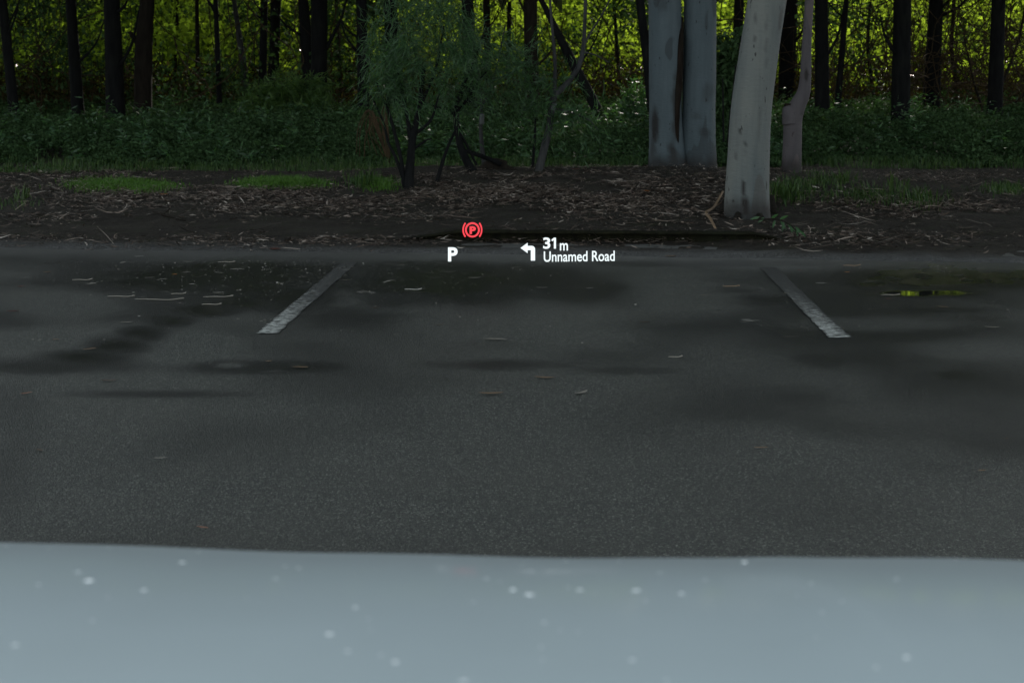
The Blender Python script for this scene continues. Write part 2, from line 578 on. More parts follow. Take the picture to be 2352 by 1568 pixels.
def wet_map(x, y):
    px, py = project(np.stack([x, y, x * 0], -1))
    w = np.zeros_like(x)
    fine = fbm(x * 9, y * 5, 47, 3)
    ok = (y > 2.0)
    wob = 0.85 * (fbm(x * 1.1, y * 0.7, 41) - 0.5) + 0.4 * (fbm(x * 5, y * 3, 45) - 0.5)
    for bx, by, rx, ry, s in blobs:
        q = np.sqrt(((px - bx) / rx) ** 2 + ((py - by) / ry) ** 2) / 1.25
        if s >= 1: q = q - wob * 0.85
        v = (min(1.0, s * 1.08) if s < 1 else s) * (1 - sstep(0.25, 1.6, q + wob)) * (0.75 + 0.5 * fine)
        w = np.maximum(w, np.minimum(v, 0.875 if bx < 1950 else 0.92) if s < 1 else v)
    base = 0.62 * sstep(0.38, 0.72, fbm(x * 0.55 + 31, y * 0.4 + 4, 52)) + 0.10 * fbm(x * 3, y * 1.5, 55)
    w = np.minimum(np.maximum(w, 0.8 * base) + 0.10 * base, np.maximum(w, 0.85))
    for bx, by, rx, ry, s in dry_and_sheen:
        q = np.sqrt(((px - bx) / rx) ** 2 + ((py - by) / ry) ** 2)
        w = w * (1 - s * (1 - sstep(0.4, 1.2, q + 0.4 * wob)))
    return np.where(ok, w, base)


ame, ax, ay = grid_mesh("parking_lot", axis(-60, 60, -5.5, 5.5, 0.04, 1.3), axis(-40, 13.4, 3.2, 13.2, 0.04, 1.3), lambda x, y: x * 0, M['asphalt'])
attr(ame, "wet", np.clip(wet_map(ax, ay), 0, 1))
attr(ame, "dirt", sstep(-0.75, -0.05, ay - edge_y(ax) + 0.5 * (fbm(ax * 1.5, ay * 3, 61) - 0.5)) * 0.9)
lot = tag(link("parking_lot", ame), kind='structure')


def paint_strip(p0, p1, half, seed, label):
    """a worn painted line between two places on the asphalt"""
    n = 90
    p0, p1 = np.array(p0), np.array(p1)
    dirv = (p1 - p0) / np.linalg.norm(p1 - p0)
    side = np.array([dirv[1], -dirv[0], 0])
    t = np.linspace(0, 1, n)
    V, wear = [], []
    m = 9
    for i, tt in enumerate(t):
        c = p0 + (p1 - p0) * tt
        for j in range(m):
            u = (j / (m - 1) - 0.5) * 2
            jit = 0.22 * (vnoise(np.array([tt * 50.0]), np.array([u * 2 + seed]), seed)[0] - 0.5) if abs(u) == 1 else 0
            q = c + side * half * (u + jit)
            V.append((q[0], q[1], 0.004))
            wear.append(max(0.0, tt - 0.10) * 0.50 + 0.5 * max(0, u * 0.5) * (0.5 if label.startswith('worn right') else 0.25) + 0.12 * (abs(u) > 0.9))
    i = (np.arange(n - 1)[:, None] * m + np.arange(m - 1)[None]).ravel()
    me = raw_mesh("painted_line", np.array(V), [np.stack([i, i + 1, i + m + 1, i + m], 1)], M['paint'])
    attr(me, "wear", wear)
    o = link("painted_line", me, lot)
    tag(o, label)


paint_strip(G(613, 767), G(803, 604), 0.052, 3, "white bay line on the left, starting below the display letter")
paint_strip(G(1930, 777), G(1764, 615), 0.053, 4, "worn right white bay line running up to the gum trees")


# ------------------------------------------------------------------ tubes and leaves
def smooth_path(P, Rd, n, dense=0.0):
    P = np.asarray(P, float); Rd = np.asarray(Rd, float)
    k = len(P)
    if k == 2:
        t = np.linspace(0, 1, n)[:, None]
        return P[0] * (1 - t) + P[1] * t, Rd[0] * (1 - t[:, 0]) + Rd[1] * t[:, 0]
    seg = np.linalg.norm(np.diff(P, axis=0), axis=1)
    s = np.concatenate([[0], np.cumsum(seg)])
    u = np.linspace(0, s[-1], n)
    if dense and dense < s[-1]:
        u = np.concatenate([np.linspace(0, dense, n - 24), np.linspace(dense, s[-1], 25)[1:]])
    A = np.concatenate([[2 * P[0] - P[1]], P, [2 * P[-1] - P[-2]]])
    idx = np.clip(np.searchsorted(s, u, 'right') - 1, 0, k - 2)
    t = ((u - s[idx]) / seg[idx])[:, None]
    p0, p1, p2, p3 = A[idx], A[idx + 1], A[idx + 2], A[idx + 3]
    C = 0.5 * (2 * p1 + (p2 - p0) * t + (2 * p0 - 5 * p1 + 4 * p2 - p3) * t ** 2 + (3 * p1 - p0 - 3 * p2 + p3) * t ** 3)
    return C, np.interp(u, s, Rd)


def tube(P, Rd, n=24, seg=12, rough=0.0, seed=0, cap=True, dense=0.0):
    C, r = smooth_path(P, Rd, n, dense)
    T = np.gradient(C, axis=0)
    T /= np.linalg.norm(T, axis=1)[:, None] + 1e-9
    ref = np.array([0.0, 1.0, 0.0]) if abs(T[0][1]) < 0.8 else np.array([1.0, 0, 0])
    S = np.cross(T, ref); S /= np.linalg.norm(S, axis=1)[:, None] + 1e-9
    B = np.cross(S, T)
    a = np.linspace(0, 2 * np.pi, seg, endpoint=False)
    h = np.linspace(0, 1, n)[:, None] * n * 0.6 if not dense else np.cumsum(np.concatenate([[0], np.linalg.norm(np.diff(C, axis=0), axis=1)]))[:, None] * 5.0
    rr = r[:, None] * np.ones(seg)
    if rough:
        ang = a[None] / (2 * np.pi) * 7
        k1 = fbm(np.cos(a)[None] * 1.6 + h * 0 + seed, np.sin(a)[None] * 1.6 + h * 0.12, seed, 3)
        k2 = fbm(np.cos(a)[None] * 5 + seed, np.sin(a)[None] * 5 + h * 0.35, seed + 9, 2)
        rr = rr * (1 + rough * (2 * (k1 - 0.5) + 0.8 * (k2 - 0.5)))
    V = C[:, None] + rr[..., None] * (np.cos(a)[None, :, None] * S[:, None] + np.sin(a)[None, :, None] * B[:, None])
    V = V.reshape(-1, 3)
    i = np.arange(n - 1)[:, None] * seg
    j = np.arange(seg)[None]
    q = np.stack([(i + j), (i + (j + 1) % seg), (i + seg + (j + 1) % seg), (i + seg + j)], -1).reshape(-1, 4)
    faces = [q]
    if cap:
        V = np.concatenate([V, C[:1], C[-1:]])
        b, t = len(V) - 2, len(V) - 1
        j = np.arange(seg)
        faces.append(np.stack([np.full(seg, b), (j + 1) % seg, j], 1))
        o = (n - 1) * seg
        faces.append(np.stack([np.full(seg, t), o + j, o + (j + 1) % seg], 1))
    return V, faces


def tube_mesh(name, P, Rd, mat, n=24, seg=12, rough=0.0, seed=0):
    V, f = tube(P, Rd, n, seg, rough, seed)
    return raw_mesh(name, V, f, mat, True)


def unit(v): return v / (np.linalg.norm(v, axis=-1, keepdims=True) + 1e-9)


def leaf_quads(P, D, L, W, fold=0.12, g=None):
    """one folded diamond per leaf: P base (n,3), D direction (n,3), L length, W width"""
    g = g or rng
    n = len(P)
    D = unit(D)
    S = unit(np.cross(D, g.normal(size=(n, 3))))
    Nn = np.cross(S, D)
    L = np.broadcast_to(L, (n,))[:, None]; W = np.broadcast_to(W, (n,))[:, None]
    mid = P + D * L * 0.42
    up = Nn * W * fold
    V = np.stack([P, mid + S * W / 2 + up, P + D * L - Nn * L * 0.08, mid - S * W / 2 + up], 1).reshape(-1, 3)
    return V, np.arange(4 * n).reshape(n, 4)


def blades(P, H, W, bend, g=None, segs=2):
    """upright grass blades, each a bent tapering strip"""
    g = g or rng
    n = len(P)
    a = g.uniform(0, 2 * np.pi, n)
    lean = np.stack([np.cos(a), np.sin(a), a * 0], 1)
    side = np.stack([-np.sin(a), np.cos(a), a * 0], 1)
    b = g.uniform(0.2, 1.0, n)[:, None] * bend
    H = np.broadcast_to(H, (n,))[:, None]; W = np.broadcast_to(W, (n,))[:, None]
    z = np.array([[0, 0, 1.0]])
    base, mid, tip = P, P + z * H * 0.6 + lean * H * b * 0.3, P + z * H * (1 - 0.35 * b) + lean * H * b
    V = np.stack([base - side * W / 2, base + side * W / 2, mid + side * W * 0.38, mid - side * W * 0.38, tip], 1).reshape(-1, 3)
    i = np.arange(n)[:, None] * 5
    return V, (i + np.array([[0, 1, 2, 3]])), (i + np.array([[3, 2, 4]]))


# ------------------------------------------------------------------ crowns (shared meshes)
def crown_mesh(seed, rx, rz, clumps, per, L, W, mat, name="crown"):
    g = np.random.default_rng(seed)
    c = unit(g.normal(size=(clumps, 3))) * (g.uniform(0.15, 1, (clumps, 1)) ** 0.45) * np.array([rx, rx, rz])
    cr = g.uniform(0.5, 1.2, clumps)
    P = np.repeat(c, per, 0) + g.normal(size=(clumps * per, 3)) * np.repeat(cr, per)[:, None] * np.array([0.55, 0.55, 0.38])
    D = g.normal(size=P.shape) + np.array([0, 0, -0.5])
    V, f = leaf_quads(P, D, g.uniform(0.7, 1.2, len(P)) * L, g.uniform(0.7, 1.2, len(P)) * W, 0.12, g)
    return raw_mesh(name, V, [f], mat)


CROWNS = [crown_mesh(100 + i, 3.9, 7.0, 120, 75, 0.50, 0.27, M['crown']) for i in range(3)]


def add_crown(root, p, i, scale=1.0):
    o = bpy.data.objects.new("crown", CROWNS[i % 3])
    col.objects.link(o)
    o.parent = root
    o.location = Vector(p) - root.location
    o.rotation_euler = (0, 0, i * 1.7)
    o.scale = (scale, scale, scale)
    return o


# ------------------------------------------------------------------ dark trunks of the wood
def dark_tree(pb, pt, wb, wt, Y, H, label, mat='bark', seed=0, limbs=(), crown=True, mid=None, rough=0.10):
    """pb, pt: where the trunk leaves the undergrowth and the top of the picture; Y: distance"""
    H = H + 2.0
    b, t = at(*pb, Y), at(*pt, Y)
    slope = (t - b) / (t[2] - b[2])
    g0 = b + slope * (0.0 - b[2])
    g0[2] = float(ground_z(g0[0], g0[1])) - 0.15
    k = mpp(Y)
    P, Rd = [g0, b], [wb * k * 0.62, wb * k * 0.5]
    if mid is not None:
        P.append(at(mid[0], mid[1], Y)); Rd.append(mid[2] * k * 0.5)
    P.append(t); Rd.append(wt * k * 0.5)
    top = t + slope * 2.0
    P.append(top); Rd.append(wt * k * 0.48)
    top2 = top + slope * np.array([0.4, 0.4, 1]) * max(1.0, H - top[2])
    P.append(top2); Rd.append(wt * k * 0.22)
    root = empty("dark_tree", (g0[0], g0[1], g0[2] + 0.15))
    tag(root, label, "tree", "dark trunks at the edge of the wood")
    link("trunk", tube_mesh("trunk", P, Rd, M[mat], 60, 14, rough, seed), root)
    for lp, lr in limbs:
        link("limb", tube_mesh("limb", [at(x, y, Y + dy) for x, y, dy in lp], [r * k for r in lr], M[mat], 14, 8, 0.08, seed + 3), root)
    gg = np.random.default_rng(900 + seed)
    if not limbs and wb > 14:
        for _ in range(1 + seed % 2):
            u = gg.uniform(.25, .9); sg = gg.choice([-1, 1])
            x0, y0 = pb[0] + (pt[0] - pb[0]) * u, pb[1] + (pt[1] - pb[1]) * u
            dx = gg.uniform(25, 80) * sg; dy = gg.uniform(30, 110)
            P2 = [at(x0, y0, Y), at(x0 + dx * .35, y0 - dy * .25, Y - .1), at(x0 + dx * .75, y0 - dy * .7, Y - .15), at(x0 + dx, y0 - dy * 1.4, Y - .2)]
            link("limb", tube_mesh("limb", P2, [wb * k * .14, wb * k * .10, wb * k * .07, wb * k * .04], M[mat], 14, 7, .1, seed + 5), root)
    if crown:
        add_crown(root, (top2[0], top2[1], max(11.0, H - 7.0)), seed, 0.95 + 0.10 * (seed % 3))
    return root


T = dark_tree
T((30, 235), (5, 0), 25, 21, 31, 17, "dark leaning trunk at the far left edge of the wood", seed=1)
T((178, 240), (162, 0), 30, 23, 34, 19, "dark slender trunk, second from the left of the wood", seed=2)
T((265, 250), (256, 0), 44, 36, 33, 20, "thick black straight trunk just left of the trunk with the broken side branch", seed=3)
T((328, 245), (338, 0), 42, 33, 34, 18, "dark brown trunk with a short broken branch on its left side", 'bark_brown', 4,
  limbs=[([(326, 118, 0), (316, 98, 0), (304, 82, -.1), (297, 74, -.1)], [11, 8, 5.5, 4])], mid=(330, 110, 40))
T((505, 250), (495, 0), 13, 11, 36, 15, "very thin dark trunk standing alone left of the low bush", seed=5,
  limbs=[([(500, 40, 0), (490, 20, 0), (478, 2, 0), (470, -20, 0)], [5, 4, 3, 2])])
T((562, 170), (537, 0), 16, 10, 38, 14, "thin greyish slanting trunk behind the low bush", 'bark_grey', 6)
T((604, 150), (607, 0), 18, 16, 37, 18, "left and thinner of the close pair of dark trunks above the low bush", seed=7)
T((629, 150), (634, 0), 24, 23, 39, 19, "right and wider of the close pair of dark trunks above the low bush", seed=8)
T((707, 140), (696, 0), 30, 24, 35, 17, "left stem of the dark twin trunks right of the low bush", seed=9)
T((733, 270), (733, 0), 33, 39, 34, 21, "wide dark trunk of the twin trunks right of the low bush", seed=10,
  limbs=[([(742, 130, 0), (760, 90, 0), (785, 40, 0), (800, -20, 0)], [5, 4, 3, 2])])
T((836, 280), (830, 0), 29, 24, 33, 18, "dark trunk close to the left side of the feathery wattle", seed=11)
T((905, 250), (897, 0), 36, 30, 35, 20, "dark trunk half hidden behind the feathery wattle leaves", seed=12)
T((1085, 265), (1074, 0), 34, 27, 32, 19, "dark trunk just right of the feathery wattle crown", seed=13)
T((1121, 240), (1118, 0), 18, 15, 41, 16, "thin dim trunk farther back right of the feathery wattle", 'bark_brown', 14)
T((1222, 250), (1218, 0), 34, 30, 33, 20, "dark brown trunk above the grey crooked sapling", 'bark_brown', 15)
T((1368, 245), (1243, 0), 24, 12, 30, 9, "dark trunk leaning strongly to the left behind the saplings", seed=16, crown=False, mid=(1300, 115, 20))
T((1490, 170), (1470, 0), 22, 19, 27, 17, "dark leaning trunk touching the left edge of the double gum", seed=17)
T((1690, 250), (1698, 0), 24, 22, 36, 18, "dark trunk seen in the gap between the double gum and the leaning gum", seed=18)
T((1806, 250), (1812, 0), 36, 40, 38, 19, "black trunk between the leaning gum and the slim gum", seed=19)
T((1889, 285), (1886, 0), 36, 30, 31, 19, "black trunk just right of the slim kinked gum", seed=20)
T((1922, 270), (1944, 0), 17, 11, 34, 14, "thin dark trunk leaning right, right of the slim kinked gum", seed=21)
T((2067, 285), (2073, 0), 44, 41, 29, 20, "thickest black trunk in the bright right half of the wood", seed=22)
T((2139, 240), (2151, 0), 40, 33, 36, 19, "second black trunk of the bright right half, tapering upwards", seed=23)
T((2284, 275), (2294, 0), 36, 30, 30, 18, "black trunk nearest the right edge of the wood", seed=24)


T((455, 240), (452, 0), 11, 9, 42, 13, "thin dim trunk deep in the wood left of the very thin dark trunk", 'bark_brown', 25, crown=False)
T((400, 240), (408, 0), 9, 7, 45, 12, "faint thin trunk deep in the wood right of the brown trunk with the broken branch", 'bark_brown', 26, crown=False)
T((785, 240), (772, 0), 10, 8, 43, 12, "thin trunk deep in the wood right of the dark twin trunks", 'bark_brown', 27, crown=False)
T((1165, 240), (1170, 0), 11, 9, 44, 12, "thin trunk deep in the wood left of the brown trunk above the crooked sapling", 'bark_brown', 28, crown=False)
T((1425, 235), (1410, 0), 9, 7, 45, 12, "thin trunk deep in the bright wood left of the double gum", 'bark_brown', 29, crown=False)
T((2010, 240), (1998, 0), 9, 7, 43, 12, "thin stem deep in the bright wood left of the thickest black trunk", 'bark_brown', 30, crown=False, mid=(1993, 110, 8))
T((2205, 240), (2190, 0), 10, 8, 42, 12, "thin crooked stem deep in the wood between the right hand black trunks", 'bark_brown', 31, crown=False, mid=(2186, 120, 9))


# unseen trees: added behind the thicket to shade the left, and beside the view
def plain_tree(x, y, H, label, seed, group):
    z = float(ground_z(x, y))
    root = empty("dark_tree", (x, y, z))
    tag(root, label, "tree", group)
    j = 0.3 * math.sin(seed * 2.1)
    link("trunk", tube_mesh("trunk", [(x, y, z - .1), (x + j, y, 3), (x - j, y, H * .6), (x, y, H)], [.24, .2, .15, .05], M['bark'], 40, 12, .1, seed), root)
    add_crown(root, (x, y, max(11.5, H - 7)), seed, 1.15)


for i, (x, y, H) in enumerate([(-17, 62, 19), (-12.5, 66, 21), (-8, 61, 18), (-21, 70, 22), (-4.5, 68, 17)]):
    plain_tree(x, y, H, f"unseen tall tree added beyond the thicket to shade the left wood, {['second', 'third', 'fourth', 'first', 'fifth'][i]} from the left", 40 + i, "unseen shade trees added beyond the thicket")
for i, (x, y, H) in enumerate([(-15, 30, 18), (-14, 39, 20), (14.5, 29, 19), (16, 37, 20), (-12, 25, 17), (12.5, 24, 18), (-19, 34, 19), (20, 33, 19), (15.2, 46, 21), (18.5, 50, 22), (17, 43, 20)]):
    plain_tree(x, y, H, f"dark tree standing beside the view, {['left side, second nearest', 'left side, farthest', 'right side, second nearest', 'right side, farthest', 'left side, nearest', 'right side, nearest', 'left side, third nearest', 'right side, third nearest', 'right side, added sky blocker behind the farthest pair', 'right side, added sky blocker outermost at the back', 'right side, added sky blocker just behind the fourth'][i]}", 50 + i, "trees beside the view")  # back right trees are unseen, added to close bright sky gaps


# ------------------------------------------------------------------ pale gum trees
def gum_stem(name, root, pts, Y, mat, stains=(), seed=0, n=130, seg=40, rough=0.05, up=14.0):
    """pts: (photo x, photo y, width in photo px)"""
    k = mpp(Y)
    P = [at(x, y, Y) for x, y, w in pts]
    Rd = [w * k * 0.5 for x, y, w in pts]
    b = P[0].copy(); b[2] = float(ground_z(b[0], b[1])) - 0.12
    if b[2] < P[0][2] - 0.03:
        P.insert(0, b); Rd.insert(0, Rd[0] * 1.10)
    if up:
        s = (P[-1] - P[-2]) / max(1e-6, (P[-1] - P[-2])[2])
        P.append(P[-1] + s * 2.2); Rd.append(Rd[-1] * 0.95)
        P.append(P[-1] + s * np.array([.35, .35, 1]) * (up - P[-1][2])); Rd.append(Rd[-1] * 0.35)
    # rings close together where the picture sees the trunk
    V, f = tube(P, Rd, n, seg, rough, seed, True, 3.2)
    me = raw_mesh(name, V, f, M[mat], True)
    px, py = project(V)
    st = np.zeros(len(V))
    front = V[:, 1] < Y + Rd[0] * 0.6
    wob = 0.8 * (fbm(px * 0.09, py * 0.045, seed + 70, 3) - 0.5)
    for sx, sy, rx, ry, s in stains:
        q = np.sqrt(((px - sx) / rx) ** 2 + ((py - sy) / ry) ** 2) + wob
        st = np.maximum(st, s * (1 - sstep(0.5, 1.1, q)) * front)
    # dark wet foot all round
    st = np.maximum(st, 0.85 * (1 - sstep(0.0, 0.16, V[:, 2] - float(ground_z(b[0], b[1])) - 0.10 * fbm(V[:, 0] * 12, V[:, 1] * 12, seed))))
    o = link(name, me, root)
    attr(o.data, "stain", st)
    return P[-1]


g1 = G(1568, 402); Y1 = g1[1]
root = empty("gum_tree", (g1[0], Y1, float(ground_z(g1[0], Y1))))
tag(root, "pale blue grey double gum with two stems joined along a dark seam", "tree", "pale gum trees on the leaf litter")
top = gum_stem("trunk", root, [(1537, 402, 104), (1535, 385, 94), (1531, 330, 80), (1528, 250, 74), (1527, 120, 74), (1526, 0, 74)], Y1, 'gum',
               [(1506, 285, 10, 50, .9), (1552, 250, 10, 90, .8), (1500, 350, 8, 40, .6), (1545, 365, 14, 45, .85), (1520, 12, 14, 22, .35)], 3)
add_crown(root, (top[0] - .5, top[1] - 4, 11.5), 5, 1.1)  # unseen gum crowns pulled towards the camera and lowered to block skylight
top = gum_stem("stem", root, [(1600, 404, 104), (1602, 388, 94), (1603, 330, 84), (1605, 250, 77), (1607, 120, 75), (1608, 0, 73)], Y1 + 0.07, 'gum',
               [(1618, 305, 20, 16, .45), (1626, 215, 16, 26, .35), (1600, 268, 12, 8, .3), (1553, 378, 6, 14, .9), (1546, 300, 7, 12, .4)], 4)
add_crown(root, (top[0] + 1, top[1] - 2, 14.0), 6, 1.1)
# brown seam between the two stems, set back in the groove
k1 = mpp(Y1)
link("bark_seam", tube_mesh("bark_seam", [at(1557, 400, Y1 - .12), at(1553, 330, Y1 - .135), at(1554, 250, Y1 - .12), at(1560, 160, Y1 - .11), at(1564, 90, Y1 - .09), at(1566, 40, Y1 + .04)],
     [w * k1 for w in (6, 7, 8.5, 8, 6, 3)], M['hollow'], 70, 14, 0.28, 77), root)
V, f = tube([at(1567, 70, Y1 - .04), at(1564, 120, Y1 - .09), at(1556, 200, Y1 - .13), at(1552, 270, Y1 - .14), at(1548, 330, Y1 - .14)], [3 * k1, 4.5 * k1, 5 * k1, 4 * k1, 2 * k1], 40, 10, 0.3, 91)
link("bark_ridge", raw_mesh("bark_ridge", V, f, M['bark_brown'], True), root)

g2 = G(1716, 500); Y2 = g2[1]
root = empty("gum_tree", (g2[0], Y2, float(ground_z(g2[0], Y2))))
tag(root, "pale cream gum trunk leaning right, nearest the asphalt", "tree", "pale gum trees on the leaf litter")
top = gum_stem("trunk", root, [(1716, 498, 106), (1716, 450, 101), (1719, 370, 96), (1726, 250, 92), (1744, 120, 88), (1763, 0, 86)], Y2, 'gum_tall',
               [(1710, 478, 15, 28, 1), (1709, 432, 5, 18, 1), (1762, 485, 14, 26, .9), (1670, 470, 6, 20, .6), (1701, 302, 3, 8, .9), (1711, 330, 4, 6, .7), (1714, 352, 4, 6, .8), (1692, 360, 3, 10, .7),
                (1745, 280, 4, 90, .28), (1760, 100, 3, 80, .3), (1735, 92, 3, 10, .5), (1734, 45, 3, 10, .5)], 8, rough=0.035)
add_crown(root, (top[0] + 1, top[1] - 1.5, 11.5), 7, 1.1)

g3 = G(1817, 408); Y3 = g3[1]
root = empty("gum_tree", (g3[0], Y3, float(ground_z(g3[0], Y3))))
tag(root, "slim pinkish grey gum with a cut stub and a kink halfway", "tree", "pale gum trees on the leaf litter")
top = gum_stem("trunk", root, [(1817, 408, 47), (1820, 330, 43), (1822, 275, 42), (1832, 243, 38), (1845, 215, 31), (1850, 180, 26), (1853, 100, 22), (1859, 0, 20)], Y3, 'gum_pink',
               [(1852, 172, 5, 18, .9), (1843, 262, 8, 8, .35), (1850, 18, 3, 6, .7), (1803, 258, 5, 8, .6)], 12, rough=0.03)
k3 = mpp(Y3)
link("stub", tube_mesh("stub", [at(1816, 285, Y3 - .02), at(1814, 262, Y3 - .02), at(1812, 246, Y3)], [19 * k3, 17 * k3, 13 * k3], M['gum_pink'], 14, 18, 0.06, 15), root)
link("cut_end", tube_mesh("cut_end", [at(1812, 249, Y3), at(1813, 238, Y3)], [12 * k3, 10 * k3], M['hollow'], 6, 14, 0.3, 16), root)
add_crown(root, (top[0] + 2.5, top[1] - 2, 12.5), 8, 1.1)


# ------------------------------------------------------------------ undergrowth, thicket
def in_view(P, margin=250, top=-260):
    px, py = project(P)
    return (px > -margin) & (px < 2352 + margin) & (py > top)


# broad leafy groundcover between the litter and the wood
n = 560000
u = rng.uniform(0, 1, n)
y = 21.2 + (50 - 21.2) * u ** 1.5
x = (rng.uniform(-1, 1, n)) * (y * 0.30 * 1.25 + 1.0)
ycut = 21.4 + 2.8 * (fbm(x * 0.45, x * 0 + 2, 81) - 0.5) + 1.2 * (vnoise(x * 2.2, x * 0 + 1, 82) - .5) + 1.2 * sstep(1.5, 5.5, x) * 0
top = 0.10 + (0.44 * fbm(x * 0.33, y * 0.22, 83) + 0.75 * (fbm(x * 1.3, y * 0.9, 84, 3) - 0.42)) * sstep(0, 4.0, y - ycut) + 0.06
px_, _ = project(np.stack([x, y, x * 0], 1))
top = top + 0.14 * sstep(1900, 2250, px_) * sstep(23, 27, y)
h = top * np.sqrt(rng.uniform(0.05, 1, n)) * sstep(-0.2, 1.8, y - ycut)
dens = fbm(x * 1.7, y * 1.2, 87)
keep = (y > ycut) & (h > 0.03) & (dens > 0.30)
x, y, h = x[keep], y[keep], h[keep]
P = np.stack([x, y, ground_z(x, y) + h], 1)
D = rng.normal(size=P.shape) * np.array([1, 1, 0.45]) + np.array([0, -0.15, 0.05])
s = rng.uniform(0.02, 0.043, len(P)) * (1 + (y - 21) * 0.03)
V, f = leaf_quads(P, D, s * 1.35, s)
tag(link("undergrowth", raw_mesh("undergrowth", V, [f], M['under'])), "low dark green leafy undergrowth filling the strip below the trunks", "undergrowth", kind='stuff')


# taller weeds and fern sprays standing out of the undergrowth
g = np.random.default_rng(19)
m = 1500
y = g.uniform(21.6, 34, m); x = g.uniform(-1, 1, m) * (y * 0.33 + 1)
kp = fbm(x * .7, y * .5, 121) > .46
x, y = x[kp], y[kp]; m = len(x)
hh = g.uniform(.10, .62, m) * (.6 + .8 * fbm(x * .5, y * .5, 123)) * sstep(21, 24.5, y) + .15
base = np.stack([x, y, ground_z(x, y)], 1)
tilt = np.stack([g.normal(0, .25, m), g.normal(0, .25, m), np.ones(m)], 1)
per = 16
t = np.tile(np.linspace(.35, 1.0, per), m)[:, None]
P = np.repeat(base, per, 0) + np.repeat(tilt, per, 0) * np.repeat(hh, per)[:, None] * t
D = g.normal(size=P.shape) * np.array([1, 1, .3]) + np.array([0, 0, .25])
V, f = leaf_quads(P, D, g.uniform(.06, .15, len(P)), g.uniform(.012, .035, len(P)))
tag(link("weeds", raw_mesh("weeds", V, [f], M['willow'])), "taller weeds and fern sprays rising out of the undergrowth", "weeds", kind='stuff')


def clump_leaves(centres, cr, per, L, W, g, flat=0.7, droop=-0.35):
    P = np.repeat(centres, per, 0) + g.normal(size=(len(centres) * per, 3)) * np.repeat(cr, per)[:, None] * np.array([0.6, 0.6, 0.6 * flat])
    ok = P[:, 2] > 0.05
    P = P[ok]
    L, W = (np.broadcast_to(q, ok.shape)[ok] for q in (L, W))
    D = g.normal(size=P.shape) + np.array([0, 0, droop])
    return leaf_quads(P, D, g.uniform(.7, 1.25, len(P)) * L, g.uniform(.7, 1.2, len(P)) * W, 0.15, g)


# sunlit thicket behind the dark trunks
g = np.random.default_rng(21)
nc = 2100
cy = g.uniform(43, 72, nc)
cx = g.uniform(-1, 1, nc) * (cy * 0.30 * 1.3 + 2)
cz = g.uniform(0.20, 1, nc) ** 0.9 * (4.6 + 0.03 * (cy - 43))
keep = fbm(cx * 0.28 + 7, cz * 0.5 + cy * 0.21, 91, 3) > 0.42
C = np.stack([cx, cy, cz], 1)[keep]
big_ = np.repeat(g.choice([0.11, 0.16, 0.25], len(C), p=[.4, .35, .25]), 95)
V, f = clump_leaves(C, g.uniform(0.35, 1.0, len(C)), 95, big_, big_ * .75, g)
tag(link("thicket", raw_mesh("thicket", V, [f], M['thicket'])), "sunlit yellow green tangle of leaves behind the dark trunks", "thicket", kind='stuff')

g = np.random.default_rng(22)
nc = 1500
cy = np.concatenate([g.uniform(80, 92, nc), g.uniform(112, 128, nc)])
C = np.stack([np.concatenate([g.uniform(-45, 45, nc), g.uniform(-75, 75, nc)]), cy, np.concatenate([g.uniform(0, 8.5, nc), g.uniform(2, 25, nc)])], 1)
nc *= 2
V, f = clump_leaves(C, g.uniform(0.9, 1.8, nc) * np.where(cy > 100, 2.0, 1.0), 80, np.repeat(np.where(cy > 100, 0.9, 0.42), 80), np.repeat(np.where(cy > 100, .65, 0.30), 80), g)
tag(link("far_wood", raw_mesh("far_wood", V, [f], M['back'])), "dense far wood closing the view beyond the thicket", "wood", kind='stuff')

# shaded understorey leaves among the trunks (mostly left and centre)
g = np.random.default_rng(23)
nc = 1000
cy = g.uniform(35, 47, nc)
cx = g.uniform(-1, 1, nc) * (cy * 0.30 * 1.2 + 1)
cz = g.uniform(0.02, 1, nc) * 4.6 + 0.2
C = np.stack([cx, cy, cz], 1)
pxx, pyy = project(C)
prob = 0.85 - 0.32 * sstep(500, 1900, pxx)
keep = (g.uniform(0, 1, nc) < prob) & (fbm(pxx * 0.009, pyy * 0.012, 95, 3) > 0.50)
C = C[keep]
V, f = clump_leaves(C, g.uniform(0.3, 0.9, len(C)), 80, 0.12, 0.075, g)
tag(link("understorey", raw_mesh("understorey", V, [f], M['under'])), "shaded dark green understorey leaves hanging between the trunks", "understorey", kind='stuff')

# low brown tangle, its dark colour standing in for shade under the thicket
g = np.random.default_rng(26)
nc = 420
cy = g.uniform(37, 47, nc)
cx = g.uniform(-1, 1, nc) * (cy * 0.30 * 1.2 + 1)
cz = 0.25 + np.abs(g.normal(0, .6, nc)) + 0.6 * (fbm(cx * .5, cy * .3, 111) - .5)
C = np.stack([cx, cy, np.clip(cz, .1, 3)], 1)
V, f = clump_leaves(C, g.uniform(0.3, 0.8, nc), 80, 0.15, 0.05, g)
tag(link("tangle", raw_mesh("tangle", V, [f], M['brown_leaf'])), "brown tangle of dead leaves and ferns, darkened for shade, at the thicket foot", "tangle", kind='stuff')

